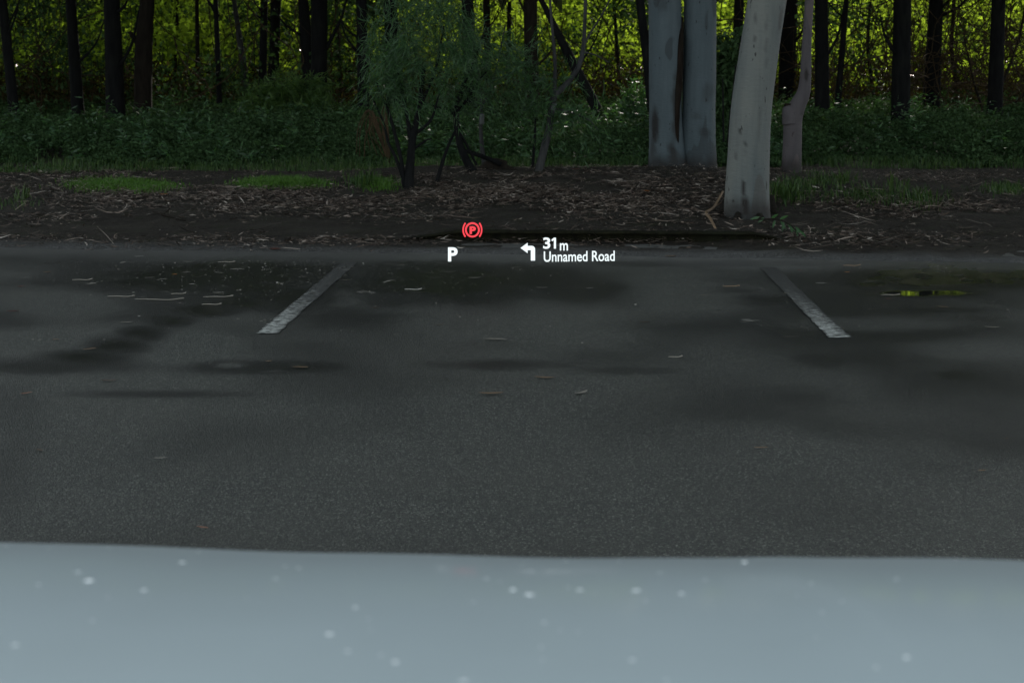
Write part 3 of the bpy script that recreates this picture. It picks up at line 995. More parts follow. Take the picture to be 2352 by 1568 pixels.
# hanging vines and thin twigs through the thicket
g = np.random.default_rng(24)
acc = Acc()
for i in range(760):
    y0 = g.uniform(34, 50)
    px0 = g.uniform(-150, 2500)
    if g.uniform() < 0.35: px0 = g.uniform(1750, 2450)
    p = at(px0, g.uniform(-120, 150), y0)
    ln = g.uniform(1.0, 3.5)
    ang = g.normal(0, 0.55) * (1.0 if i % 2 else 0.25)
    q = [p]
    for s in range(4):
        ang += g.normal(0, 0.35)
        q.append(q[-1] + np.array([math.sin(ang) * ln / 4, g.normal(0, .12), -math.cos(ang) * ln / 4]))
    r = g.uniform(0.004, 0.013)
    acc.add(*[(lambda t: (t[0], t[1][0]))(tube(q, [r] * 5, 9, 4, 0, 0, False))][0])
tag(link("vines", acc.mesh("vines", M['twig'], True)), "thin brown vines and dead twigs hanging through the thicket", "vines", kind='stuff')


# ------------------------------------------------------------------ shrubs and saplings on the litter bank
def narrow_foliage(cx, cy, rx, ry, Y, depth, nclump, per, L, W, seed, name="foliage", mat='willow', parent=None):
    g = np.random.default_rng(seed)
    k = mpp(Y)
    a = unit(g.normal(size=(nclump, 3))) * g.uniform(0.05, 1, (nclump, 1)) ** 0.42
    c0 = at(cx, cy, Y)
    C = c0 + a * np.array([rx * k, depth, ry * k])
    P, D = [], []
    for c in C:
        d = np.array([g.normal(), g.normal(), g.uniform(-0.9, 0.5)])
        d /= np.linalg.norm(d)
        t = g.uniform(-0.5, 0.5, per)[:, None]
        ln = g.uniform(0.25, 0.6)
        P.append(c + t * d * ln + g.normal(size=(per, 3)) * 0.035 + np.array([0, 0, -0.25]) * (t + .5) ** 2)
        D.append(d * 0.9 + g.normal(size=(per, 3)) * 0.55 + np.array([0, 0, -0.55]))
    P, D = np.concatenate(P), np.concatenate(D)
    V, f = leaf_quads(P, D, g.uniform(.7, 1.2, len(P)) * L, g.uniform(.8, 1.2, len(P)) * W, 0.1, g)
    return link(name, raw_mesh(name, V, [f], M[mat]), parent)


def stems(root, Y, lst, mat='bark_grey', name="stem", seed=0):
    k = mpp(Y)
    for i, (pts, w) in enumerate(lst):
        P = [at(x, y, Y + (p[0] if p else 0)) for x, y, *p in pts]
        Rd = list(np.linspace(w[0], w[1], len(P)) * k * 0.5)
        if i == 0 or pts[0][1] > 385:
            P[0][2] = float(ground_z(P[0][0], P[0][1])) - 0.04
        link(name, tube_mesh(name, P, Rd, M[mat], 8 + 6 * len(P), 9, 0.10, seed + i), root)


def shrub(name, px, py, label, cat, group=None):
    p = G(px, py)
    r = empty(name, (p[0], p[1], float(ground_z(p[0], p[1]))))
    tag(r, label, cat, group)
    return r, p[1]


r, Y = shrub("wattle_shrub", 938, 432, "tall feathery wattle with fine drooping leaves and dark multiple stems", "shrub")
stems(r, Y, [([(938, 436), (942, 380), (948, 320), (962, 250), (975, 150)], (24, 9)), ([(930, 432), (922, 370), (905, 300), (890, 250), (860, 180)], (11, 5)),
             ([(936, 430), (912, 370), (893, 330), (880, 280), (850, 215)], (9, 4)), ([(950, 310), (990, 275), (1010, 210)], (9, 4)), ([(945, 330), (930, 240), (900, 120)], (12, 5)),
             ([(940, 350), (975, 325), (992, 318)], (7, 3)), ([(962, 250), (1000, 160), (1020, 60)], (9, 4))], 'bark', seed=200)
narrow_foliage(965, 75, 125, 150, Y, 0.6, 84, 42, 0.125, 0.0085, 301, parent=r)
narrow_foliage(900, 150, 70, 60, Y - .1, 0.35, 30, 40, 0.125, 0.0085, 302, parent=r)
narrow_foliage(1045, 50, 60, 90, Y, 0.35, 22, 40, 0.125, 0.0085, 303, parent=r)

r, Y = shrub("low_bush", 655, 318, "low rounded bush of narrow drooping leaves in front of twin trunks", "bush")
stems(r, Y, [([(660, 320), (655, 260), (640, 200)], (10, 4)), ([(665, 320), (690, 250), (710, 190)], (9, 4)), ([(655, 318), (620, 260), (590, 215)], (9, 4))], 'bark', seed=220)
narrow_foliage(655, 215, 105, 62, Y, 0.6, 95, 40, 0.17, 0.018, 311, parent=r, mat='bush')
narrow_foliage(610, 245, 60, 45, Y, 0.5, 36, 40, 0.17, 0.018, 312, parent=r, mat='bush')
narrow_foliage(735, 215, 40, 55, Y, 0.4, 28, 40, 0.17, 0.018, 313, parent=r, mat='bush')

r, Y = shrub("sapling", 1088, 404, "dark crooked sapling bent left near its foot beside the stump", "sapling", "saplings on the litter bank")
stems(r, Y, [([(1092, 408), (1072, 370), (1055, 325), (1048, 262), (1060, 210), (1085, 150), (1110, 80)], (22, 5)), ([(1048, 275), (1035, 255), (1010, 248), (975, 235)], (8, 3)),
             ([(1048, 265), (1075, 225), (1100, 185), (1118, 165)], (8, 3)), ([(1055, 300), (1075, 340), (1095, 380)], (6, 6))], 'bark', seed=230)
narrow_foliage(1085, 120, 60, 60, Y, 0.35, 24, 34, 0.12, 0.012, 321, parent=r)
narrow_foliage(1040, 220, 60, 40, Y, 0.3, 16, 34, 0.12, 0.012, 322, parent=r)

r, Y = shrub("sapling", 1112, 402, "upright grey sapling with a pale lichen patch right of the bent sapling", "sapling", "saplings on the litter bank")
stems(r, Y, [([(1115, 402), (1108, 345), (1104, 290), (1106, 240), (1100, 180), (1085, 60)], (12, 4)), ([(1106, 245), (1122, 215), (1140, 160), (1160, 60)], (6, 3))], seed=240)
k = mpp(Y)
link("lichen_band", tube_mesh("lichen_band", [at(1106, 286, Y), at(1107, 262, Y)], [5.6 * k, 5.4 * k], M['band'], 5, 10, .05, 1), r)
narrow_foliage(1140, 130, 60, 80, Y, 0.35, 28, 34, 0.12, 0.012, 331, parent=r)

r, Y = shrub("sapling", 1002, 420, "thin dark sapling leaning right between the wattle and the bent sapling", "sapling", "saplings on the litter bank")
stems(r, Y, [([(1000, 422), (1016, 375), (1030, 335), (1050, 290)], (10, 5))], 'bark', seed=245)

r, Y = shrub("sapling", 1237, 404, "grey crooked sapling leaning right with pale forked top", "sapling", "saplings on the litter bank")
stems(r, Y, [([(1235, 406), (1248, 350), (1262, 290), (1272, 225), (1300, 195), (1330, 150), (1341, 95), (1345, 0), (1350, -120)], (20, 6)),
             ([(1272, 240), (1275, 150), (1268, 60), (1258, -60)], (11, 4)), ([(1338, 110), (1360, 70), (1385, 30), (1420, -40)], (6, 3)), ([(1262, 250), (1300, 255), (1350, 275), (1375, 300)], (5, 2)),
             ([(1341, 120), (1370, 128), (1400, 145)], (4, 2))], seed=250)
k = mpp(Y)
link("lichen_band", tube_mesh("lichen_band", [at(1268, 254, Y), at(1271, 238, Y)], [8.2 * k, 8 * k], M['band'], 5, 10, .05, 2), r)
narrow_foliage(1235, 170, 90, 80, Y, 0.4, 34, 34, 0.12, 0.012, 341, parent=r)
narrow_foliage(1300, 250, 60, 30, Y, 0.3, 12, 34, 0.12, 0.012, 342, parent=r)

r, Y = shrub("sapling", 1224, 398, "very thin straight sapling left of the grey crooked sapling", "sapling", "saplings on the litter bank")
stems(r, Y, [([(1222, 400), (1226, 350), (1229, 290), (1226, 240), (1215, 190)], (8, 3))], 'bark', seed=260)

r, Y = shrub("pale_bush", 1465, 330, "small bush with pale leaf sprays at the left foot of the double gum", "bush")
stems(r, Y, [([(1470, 332), (1465, 280), (1450, 220)], (6, 3)), ([(1470, 332), (1480, 270), (1478, 200)], (5, 3))], 'bark_grey', seed=270)
narrow_foliage(1462, 235, 40, 55, Y, 0.4, 40, 30, 0.12, 0.03, 351, parent=r, mat='willow')

r, Y = shrub("leafy_shrub", 1680, 380, "leafy green shrub filling the gap between the two big gums", "shrub")
stems(r, Y, [([(1665, 385), (1662, 300), (1660, 180)], (6, 3)), ([(1666, 385), (1675, 290), (1690, 150)], (6, 3))], 'bark', seed=280)
narrow_foliage(1672, 180, 34, 120, Y + 1.5, 0.5, 60, 34, 0.13, 0.05, 361, parent=r, mat='under')

# arching dead twigs beside the dark trunk left of the wattle
r, Y = shrub("dead_branch", 855, 380, "spray of dead arching twigs hanging left of the wattle stems", "dead branch")
g = np.random.default_rng(28)
for i in range(11):
    x0, y0 = 868 + g.uniform(-18, 22), 255 + g.uniform(-10, 25)
    x1, y1 = 850 + g.uniform(-45, 50), 330 + g.uniform(0, 50)
    stems(r, Y, [([(895, 250), (x0, y0), ((x0 + x1) / 2 - 12, (y0 + y1) / 2 - 14), (x1, y1)], (4, 2))], 'twig', "twig", 290 + i)

# brown dead tangle at the right edge of the wood
r, Y = shrub("dead_bush", 2290, 285, "brown dead twiggy tangle behind the trunk nearest the right edge", "dead bush")
g = np.random.default_rng(29)
acc = Acc()
Yd = 33
for i in range(150):
    p = at(g.normal(2290, 90), g.uniform(60, 270), Yd + g.uniform(-1, 1.5))
    a = g.uniform(0, 6.28); q = [p]
    for s in range(5):
        a += g.normal(0, .5)
        q.append(q[-1] + 0.22 * np.array([math.cos(a), g.normal(0, .4), 0.8 * math.sin(a)]))
    t = tube(q, [0.009, .009, .008, .007, .006, .005], 9, 4, 0, 0, False)
    acc.add(t[0], t[1][0])
tag(link("twigs", acc.mesh("twigs", M['twig'], True), r), kind='stuff')
stems(r, Yd, [([(2270, 300), (2300, 200), (2340, 90), (2360, -20)], (9, 4)), ([(2275, 300), (2240, 200), (2215, 90)], (8, 3)), ([(2290, 300), (2330, 240), (2400, 170)], (8, 4))], 'bark_brown', seed=300)

# old stump with a fallen limb
r, Y = shrub("tree_stump", 1160, 402, "dark rotten stump with a fallen limb resting on it", "stump")
k = mpp(Y)
gz = float(ground_z(r.location.x, r.location.y))
link("stump", tube_mesh("stump", [at(1150, 408, Y), at(1146, 385, Y), at(1150, 366, Y)], [30 * k, 21 * k, 13 * k], M['bark_brown'], 16, 14, 0.4, 310), r)
link("root_plate", tube_mesh("root_plate", [at(1095, 400, Y), at(1130, 385, Y), at(1180, 400, Y), at(1215, 406, Y)], [8 * k, 16 * k, 13 * k, 3 * k], M['bark_brown'], 20, 10, 0.4, 312), r)
link("limb", tube_mesh("limb", [at(1062, 345, Y - .1), at(1095, 355, Y - .1), at(1130, 368, Y - .1), at(1152, 378, Y - .1)], [4 * k, 5 * k, 6 * k, 6 * k], M['bark'], 16, 8, 0.15, 314), r)

# ------------------------------------------------------------------ grass
g = np.random.default_rng(31)


def patch_points(lst, n):
    P = []
    for px, py, rx, ry, wgt in lst:
        m = int(n * wgt)
        q = g.normal(size=(m, 2)) * 0.5
        P.append(Gv(px + q[:, 0] * rx, np.minimum(py + q[:, 1] * ry, 560)))
    P = np.concatenate(P)
    P[:, 2] = ground_z(P[:, 0], P[:, 1]) - 0.005
    return P


# long grass along the foot of the undergrowth
m = 26000
x = g.uniform(-10, 10, m); y = 19.6 + np.abs(g.normal(0, 1.5, m)) + 0.5 * (fbm(x * .6, x * 0, 99) - .5)
kk = (fbm(x * 1.1, y * 1.1, 97) > 0.50 - 0.12 * sstep(20, 21.5, y)) & (y > 19.9)
kk &= (x < 2.2) | (y > 20.9 + 0.7 * (fbm(x * 1.2, x * 0 + 5, 98) - .5))
P = np.stack([x, y, ground_z(x, y) - .005], 1)[kk]
hh = g.uniform(.03, .15, len(P)) * sstep(19.3, 21.8, P[:, 1])
V, q4, q3 = blades(P, hh + .03, .010, .7, g)
tag(link("long_grass", raw_mesh("long_grass", V, [q4, q3], M['grass'])), "green grass fringe along the foot of the undergrowth", "grass", kind='stuff')

P = patch_points([(255, 427, 90, 14, .24), (330, 432, 70, 12, .12), (648, 424, 85, 9, .40), (590, 426, 40, 8, .08), (870, 425, 40, 12, .08)], 15000)
V, q4, q3 = blades(P, g.uniform(.025, .07, len(P)), .009, .6, g)
tag(link("short_grass", raw_mesh("short_grass", V, [q4, q3], M['turf'])), "short bright green grass patches on the left dirt verge", "grass", kind='stuff')

P = patch_points([(1825, 440, 60, 30, .20), (1990, 450, 110, 22, .16), (2110, 462, 80, 20, .10), (2310, 438, 60, 14, .14), (1900, 420, 60, 10, .08), (840, 418, 70, 18, .08), (40, 470, 50, 12, .02)], 3600)
V, q4, q3 = blades(P, g.uniform(.03, .10, len(P)), .009, 1.0, g)
tag(link("verge_grass", raw_mesh("verge_grass", V, [q4, q3], M['grass'])), "loose tufted grass on the right side of the litter bank", "grass", kind='stuff')


def grass_tuft(px, py, n, H, label, seed):
    p = G(px, py); z = float(ground_z(p[0], p[1]))
    gg = np.random.default_rng(seed)
    P = np.array([p[0], p[1], z - .01]) + gg.normal(size=(n, 3)) * np.array([.05, .05, 0])
    V, q4, q3 = blades(P, gg.uniform(.6, 1.1, n) * H, .013, 1.1, gg)
    o = empty("grass_tuft", (p[0], p[1], z))
    tag(o, label, "grass tuft", "grass tufts on the litter bank")
    link("blades", raw_mesh("blades", V, [q4, q3], M['grass']), o)


grass_tuft(1812, 462, 46, .24, "yellow green grass tuft right of the foot of the leaning gum", 1)
grass_tuft(1788, 448, 30, .22, "small grass tuft tucked behind the leaning gum", 2)
grass_tuft(2115, 468, 26, .25, "bright spiky grass tuft alone on the right bank", 3)
grass_tuft(2055, 440, 22, .24, "thin upright grass tuft left of the spiky tuft", 4)
grass_tuft(1945, 425, 24, .20, "low grass tuft right of the slim gum", 5)
grass_tuft(838, 430, 30, .26, "arching grass tuft left of the wattle stems", 6)
grass_tuft(60, 455, 18, .20, "pale grass tuft at the far left of the dirt verge", 7)

# ------------------------------------------------------------------ litter on the bank
g = np.random.default_rng(41)


def strips(P, ang, L, W, curl, tilt, g):
    """curved flat pieces of bark and leaf lying on the ground"""
    n = len(P)
    d = np.stack([np.cos(ang), np.sin(ang), tilt], 1)
    s = np.stack([-np.sin(ang), np.cos(ang), g.normal(0, .35, n)], 1)
    up = np.array([[0, 0, 1.0]])
    L, W, curl = L[:, None], W[:, None], curl[:, None]
    rows = []
    for t, w in ((-.5, .25), (-.18, 1), (.18, .9), (.5, .12)):
        c = P + d * L * t + s * (curl * L * (t * t - .1)) + up * np.abs(curl) * L * (t * t) * .35
        rows += [c - s * W * w * .5, c + s * W * w * .5]
    V = np.stack(rows, 1).reshape(-1, 3)
    i = np.arange(n)[:, None] * 8
    F4 = np.concatenate([i + np.array([[0, 1, 3, 2]]), i + np.array([[2, 3, 5, 4]]), i + np.array([[4, 5, 7, 6]])])
    return V, F4


regions = [(1250, 430, 330, 38, 3600), (1150, 470, 330, 40, 1500), (1500, 470, 230, 45, 900), (1700, 400, 130, 24, 500), (420, 445, 480, 26, 2600), (150, 400, 300, 22, 900), (700, 470, 350, 30, 1000),
           (600, 552, 650, 18, 700), (2050, 470, 330, 26, 1300), (2100, 500, 330, 40, 600), (1500, 550, 500, 20, 380), (2000, 545, 330, 26, 380), (1180, 400, 700, 16, 1200), (200, 490, 260, 30, 500), (2200, 410, 300, 18, 400)]
PX, PY = [], []
for px, py, rx, ry, m in regions:
    m = int(m * 3.2); PX.append(px + g.normal(0, .55, m) * rx); PY.append(py + g.normal(0, .55, m) * ry)
PX, PY = np.concatenate(PX), np.concatenate(PY)
ok = (PY > 380) & (PY < 590) & (PX > -250) & (PX < 2600)
PX, PY = PX[ok], PY[ok]
P = Gv(PX, PY)
P = P[(P[:, 1] > edge_y(P[:, 0]) - 0.25)]
P = P[fbm(P[:, 0] * 1.3, P[:, 1] * 1.3, 103) + 0.25 * (fbm(P[:, 0] * 6, P[:, 1] * 6, 104, 2) - .5) > g.uniform(.30, .58, len(P))]
P[:, 2] = np.maximum(ground_z(P[:, 0], P[:, 1]), 0) + g.uniform(.004, .03, len(P))
n = len(P)
V, F4 = strips(P, g.uniform(0, 6.28, n), g.uniform(.02, .085, n) + (g.uniform(0, 1, n) < .07) * g.uniform(.05, .25, n), g.uniform(.004, .012, n), g.normal(0, .35, n), g.normal(0, .16, n), g)
tag(link("leaf_litter", raw_mesh("leaf_litter", V, [F4], M['litter'])), "brown bark strips and dead leaves littering the dirt bank", "leaf litter", kind='stuff')

# tiny pale specks on the wet asphalt
m = 1500
PX = np.concatenate([g.normal(650, 330, m), g.uniform(0, 2352, 500)]); PY = np.concatenate([600 + np.abs(g.normal(0, 42, m)), g.uniform(595, 800, 500)])
P = Gv(PX, PY)
P = P[P[:, 1] < edge_y(P[:, 0])]
P[:, 2] = .005
n = len(P)
lng = (g.uniform(0, 1, n) < .035) * g.uniform(.03, .09, n)
V, F4 = strips(P, np.where(lng > 0, g.normal(0, .25, n), g.uniform(0, 6.28, n)), g.uniform(.006, .018, n) + lng, g.uniform(.003, .007, n), g.normal(0, .3, n), np.abs(g.normal(0, .1, n)), g)
tag(link("debris", raw_mesh("debris", V, [F4], M['specks'])), "tiny pale specks scattered over the wet asphalt", "debris", kind='stuff')

# ------------------------------------------------------------------ single leaves and twigs on the asphalt
LEAFC = {'tan': (0.20, 0.13, 0.075), 'pale': (0.24, 0.22, 0.185), 'white': (0.36, 0.35, 0.32), 'brown': (0.07, 0.042, 0.025), 'dark red': (0.075, 0.018, 0.014),
         'orange': (0.55, 0.20, 0.045), 'rust red': (0.17, 0.04, 0.018), 'black': (0.008, 0.008, 0.008), 'reddish tan': (0.26, 0.12, 0.07)}
LM = {k: plain_mat(k + " leaf", c, 0.55) for k, c in LEAFC.items()}


def fallen(kind, colour, px, py, ln, ang, where, zoff=None):
    """one leaf or twig; ln is its length in photo pixels, ang its turn on the ground in degrees (0 = across the view)"""
    p = G(px, py)
    z = max(0.0, float(ground_z(p[0], p[1]))) + (0.003 if zoff is None else zoff)
    k = mpp(p[1])
    foreshort = abs(math.cos(R(ang))) + 0.2
    L = ln * k / min(1, foreshort)
    gg = np.random.default_rng(int(px * 7 + py))
    o = None
    if kind == 'twig':
        a = R(ang)
        P = [(-.5 * L, 0, .004), (-.15 * L, gg.normal(0, .04) * L, .005), (.2 * L, gg.normal(0, .04) * L, .004), (.46 * L, gg.normal(0, .03) * L, .010)]
        V, f = tube(P, [.0018, .0028, .0024, .004], 14, 6, .15, 3)
        me = raw_mesh("fallen_twig", V, f, LM[colour], True)
        o = link("fallen_twig", me)
    else:
        W = min(.03, L * (.32 if kind == 'leaf' else .2))
        nn = 9
        V, t = [], np.linspace(-.5, .5, nn)
        bend = gg.uniform(.08, .3) * (1 if gg.uniform() < .5 else -1)
        rise = gg.uniform(.10, .30)
        for tt in t:
            w = W * (1 - (2 * tt) ** 2) ** .7 * .5 + .0008
            cy = bend * L * (tt * tt - .08)
            cz = rise * L * (tt * tt) + .002
            V += [(tt * L, cy - w, cz + w * .35), (tt * L, cy, cz), (tt * L, cy + w, cz + w * .35)]
        i = (np.arange(nn - 1)[:, None] * 3 + np.arange(2)[None]).ravel()
        me = raw_mesh("fallen_leaf", np.array(V), [np.stack([i, i + 1, i + 4, i + 3], 1)], LM[colour], True)
        o = link("fallen_leaf", me)
        o.rotation_euler = (0, 0, 0)
    o.location = (p[0], p[1], z)
    o.rotation_euler = (0, 0, R(ang))
    tag(o, f"{colour} {'fallen twig' if kind == 'twig' else ('narrow fallen leaf' if kind == 'strip' else 'fallen leaf')} {where}", "twig" if kind == 'twig' else "leaf", "leaves and twigs scattered on the ground")
    return o


for args in [
    ('leaf', 'dark red', 30, 717, 30, 10, "on the asphalt at the far left edge"),
    ('leaf', 'rust red', 48, 660, 16, 30, "above the dark red leaf at the left edge"),
    ('leaf', 'tan', 108, 627, 18, 20, "near the dirt verge at far left"),
    ('twig', 'pale', 190, 645, 48, 2, "short and straight, left of the dark wet patch"),
    ('twig', 'pale', 280, 683, 66, 2, "first of three long ones left of the left bay line"),
    ('twig', 'pale', 368, 690, 116, -4, "longest of those left of the left bay line"),
    ('twig', 'pale', 503, 684, 72, 6, "nearest the left bay line of the long ones"),
    ('twig', 'pale', 487, 702, 48, -3, "just below the long one nearest the left bay line"),
    ('twig', 'pale', 411, 677, 36, 12, "above the longest one left of the left bay line"),
    ('leaf', 'orange', 401, 632, 13, 0, "on the dark wet patch at left"),
    ('twig', 'pale', 521, 604, 42, 0, "by the dirt verge above the dark wet patch"),
    ('leaf', 'rust red', 632, 574, 30, 5, "on the gravel edge above the left bay line"),
    ('strip', 'white', 319, 591, 22, 10, "on the gravel edge at left"),
    ('strip', 'pale', 290, 743, 30, 15, "on the dark diagonal wet streak"),
    ('leaf', 'tan', 128, 782, 16, 20, "left of the dark diagonal wet streak"),
    ('strip', 'tan', 206, 804, 34, 40, "curled beside the end of the dark wet streak"),
    ('leaf', 'tan', 617, 832, 18, 30, "below the near end of the left bay line"),
    ('strip', 'tan', 690, 846, 40, -5, "right of the pale spots below the left bay line"),
    ('strip', 'brown', 250, 877, 40, 8, "left of the pale spots"),
    ('strip', 'reddish tan', 60, 906, 30, 45, "near the left edge in the middle distance"),
    ('leaf', 'brown', 90, 1037, 26, -40, "near the left edge in the foreground"),
    ('strip', 'pale', 367, 1055, 32, 10, "faint on the left foreground asphalt"),
    ('strip', 'reddish tan', 466, 1215, 34, -25, "just beyond the bonnet at left"),
    ('strip', 'brown', 862, 709, 26, 10, "right of the left bay line"),
    ('twig', 'white', 950, 667, 42, -4, "bright on the wet patch below the gear letter"),
    ('strip', 'pale', 1090, 640, 30, 3, "on the wet patch below the turn arrow"),
    ('strip', 'white', 1355, 664, 22, 30, "bright and curled below the street name"),
    ('strip', 'pale', 1245, 663, 26, 0, "thin below the distance figure"),
    ('strip', 'brown', 1010, 748, 24, 15, "curled in the middle of the bay"),
    ('strip', 'pale', 1138, 782, 56, -6, "long and thin in the middle of the bay"),
    ('strip', 'tan', 1250, 870, 50, -15, "in the centre of the asphalt"),
    ('strip', 'tan', 1128, 907, 60, 4, "left of the curled greyish leaf"),
    ('strip', 'pale', 1336, 905, 42, 55, "curled on the centre of the asphalt"),
    ('leaf', 'black', 1311, 755, 9, 0, "like a dark crumb in the middle of the bay"),
    ('leaf', 'black', 1340, 826, 9, 20, "like a dark crumb below the bay centre"),
    ('twig', 'pale', 1552, 823, 34, -6, "right of the bay centre"),
    ('strip', 'white', 1714, 737, 26, 0, "left of the right bay line"),
    ('leaf', 'black', 1650, 714, 12, 0, "like a dark crumb left of the right bay line"),
    ('strip', 'brown', 1480, 742, 28, -10, "faint in the right half of the bay"),
    ('twig', 'tan', 1680, 660, 40, 2, "by the far end of the right bay line"),
    ('strip', 'tan', 1748, 1031, 36, 4, "straight in the right foreground"),
    ('leaf', 'tan', 2255, 1084, 22, 15, "broad in the right foreground"),
    ('strip', 'tan', 2311, 1010, 14, 35, "tiny at the right edge"),
    ('strip', 'tan', 2166, 707, 28, -35, "just below the mirror puddle"),
    ('strip', 'pale', 2278, 754, 36, -10, "below the right end of the puddle"),
    ('leaf', 'rust red', 1836, 622, 10, 0, "beside the far end of the right bay line"),
    ('leaf', 'orange', 1946, 627, 13, 0, "at the left rim of the mirror puddle"),
    ('twig', 'tan', 1957, 612, 42, -2, "behind the left rim of the mirror puddle"),
    ('strip', 'white', 1885, 653, 26, -8, "left of the mirror puddle"),
    ('strip', 'reddish tan', 2040, 688, 16, 0, "on the near rim of the mirror puddle"),
    ('twig', 'pale', 2046, 680, 44, -3, "floating on the near rim of the mirror puddle"),
    ('strip', 'tan', 1540, 590, 30, 5, "by the dirt right of the street name"),
]:
    fallen(*args)
fallen('leaf', 'orange', 1485, 452, 19, 10, "glowing bright on the litter left of the leaning gum", .05)
fallen('leaf', 'rust red', 1322, 406, 20, 20, "on the litter in front of the undergrowth", .05)
fallen('leaf', 'orange', 376, 455, 22, 30, "standing among litter on the left verge", .03)
fallen('strip', 'pale', 1480, 500, 26, 20, "grey green on the bank below the orange leaf", .02)

# fallen branch beside the leaning gum
p = G(1630, 490)
r = empty("fallen_branch", (p[0], p[1], float(ground_z(p[0], p[1]))))
tag(r, "bare forked tan branch lying on the bank left of the leaning gum", "branch")


def on_ground(px, py, dz=.02):
    q = G(px, py); q[2] = float(ground_z(q[0], q[1])) + dz
    return q


link("branch", tube_mesh("branch", [on_ground(1660, 455, .06), on_ground(1640, 485, .03), on_ground(1622, 495), on_ground(1632, 510), on_ground(1643, 530)], [.009, .011, .013, .012, .008], LM['tan'], 30, 8, .15, 4), r)
link("side_twig", tube_mesh("side_twig", [on_ground(1640, 485, .03), on_ground(1660, 478, .05), on_ground(1672, 474, .06)], [.006, .005, .004], LM['tan'], 10, 6, .1, 5), r)

gum_front = next(o for o in bpy.data.objects if o.get('label', '').startswith('pale cream gum'))
for pts, w in [([(1768, 470), (1778, 488), (1790, 500)], .04), ([(1668, 478), (1655, 492), (1640, 500)], .035), ([(1735, 498), (1748, 508), (1765, 513)], .035), ([(1700, 498), (1690, 507), (1672, 512)], .03)]:
    q = [on_ground(a, b, dz) for (a, b), dz in zip(pts, (.05, .012, -.015))]
    link("root", tube_mesh("root", q, [w, w * .7, w * .35], M['bark_brown'], 12, 8, .25, int(w * 1000)), gum_front)

p = G(460, 530)
r = empty("fallen_branch", (p[0], p[1], float(ground_z(p[0], p[1]))))
tag(r, "small dark crooked branch lying on the left dirt verge", "branch")
link("branch", tube_mesh("branch", [on_ground(352, 491), on_ground(375, 500), on_ground(390, 503), on_ground(425, 512)], [.007, .01, .011, .006], M['bark_brown'], 20, 7, .15, 6), r)
link("side_twig", tube_mesh("side_twig", [on_ground(375, 500), on_ground(392, 492, .05)], [.007, .005], M['bark_brown'], 8, 6, .1, 7), r)
r.location = on_ground(385, 502, 0)
for c in r.children:
    c.location = Vector((p[0], p[1], float(ground_z(p[0], p[1])))) - r.location

# green gum twig with long leaves at the end of the kerb
p = on_ground(1795, 535, 0)
r = empty("gum_twig", p)
tag(r, "fresh green gum twig with long leaves lying at the right end of the kerb", "twig")
P = [on_ground(1730, 522, .05), on_ground(1775, 527, .08), on_ground(1810, 535, .07), on_ground(1838, 552, .03)]
link("stem", tube_mesh("stem", P, [.005, .005, .004, .003], M['bark_brown'], 16, 6, .1, 8), r)
g = np.random.default_rng(51)
for (px, py, dx, dy) in [(1780, 527, -8, 20), (1792, 528, 10, 24), (1800, 530, -6, 26), (1808, 533, 14, 22), (1815, 536, 2, 26), (1826, 542, 14, 20), (1832, 548, -4, 18), (1838, 552, 8, 16), (1770, 524, 14, -14), (1755, 523, -16, 12), (1790, 525, 16, -12), (1745, 521, -24, 6)]:
    b = on_ground(px, py, .07); kk = mpp(b[1])
    dvec = np.array([dx * kk, -.05, -dy * kk * .8])
    Lh = np.linalg.norm(dvec)
    dd = dvec / Lh; ss = unit(np.cross(dd, np.array([.2, -1, .3]))); nn_ = np.cross(ss, dd)
    V = []
    for t, w in ((0, .1), (.3, 1), (.65, .8), (1, .05)):
        c = b + dd * Lh * 1.15 * t + nn_ * .1 * Lh * t * t
        V += [c - ss * .011 * w, c + nn_ * .003 * w, c + ss * .011 * w]
    i = (np.arange(3)[:, None] * 3 + np.arange(2)[None]).ravel()
    link("leaf", raw_mesh("leaf", np.array(V), [np.stack([i, i + 1, i + 4, i + 3], 1)], M['willow'], True), r)

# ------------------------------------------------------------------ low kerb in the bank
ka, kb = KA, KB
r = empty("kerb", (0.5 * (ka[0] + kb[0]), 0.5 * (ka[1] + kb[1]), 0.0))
tag(r, "low mossy kerb beam, blackened for shade, half buried in the bank behind the display", "kerb")
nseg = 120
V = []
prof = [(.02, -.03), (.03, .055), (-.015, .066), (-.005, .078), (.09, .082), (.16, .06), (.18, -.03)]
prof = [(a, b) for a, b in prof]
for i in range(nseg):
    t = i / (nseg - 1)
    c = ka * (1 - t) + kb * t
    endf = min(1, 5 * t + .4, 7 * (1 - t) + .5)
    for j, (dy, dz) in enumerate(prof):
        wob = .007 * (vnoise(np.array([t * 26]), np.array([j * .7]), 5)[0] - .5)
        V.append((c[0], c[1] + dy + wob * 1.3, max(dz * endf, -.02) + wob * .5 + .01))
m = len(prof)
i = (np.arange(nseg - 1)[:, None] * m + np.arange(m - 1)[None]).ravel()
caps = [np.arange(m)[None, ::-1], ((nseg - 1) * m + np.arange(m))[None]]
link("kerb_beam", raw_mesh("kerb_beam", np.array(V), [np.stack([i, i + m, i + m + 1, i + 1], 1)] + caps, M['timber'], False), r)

# ------------------------------------------------------------------ the car's front
CX = -0.22                       # the car's middle lies left of the driver


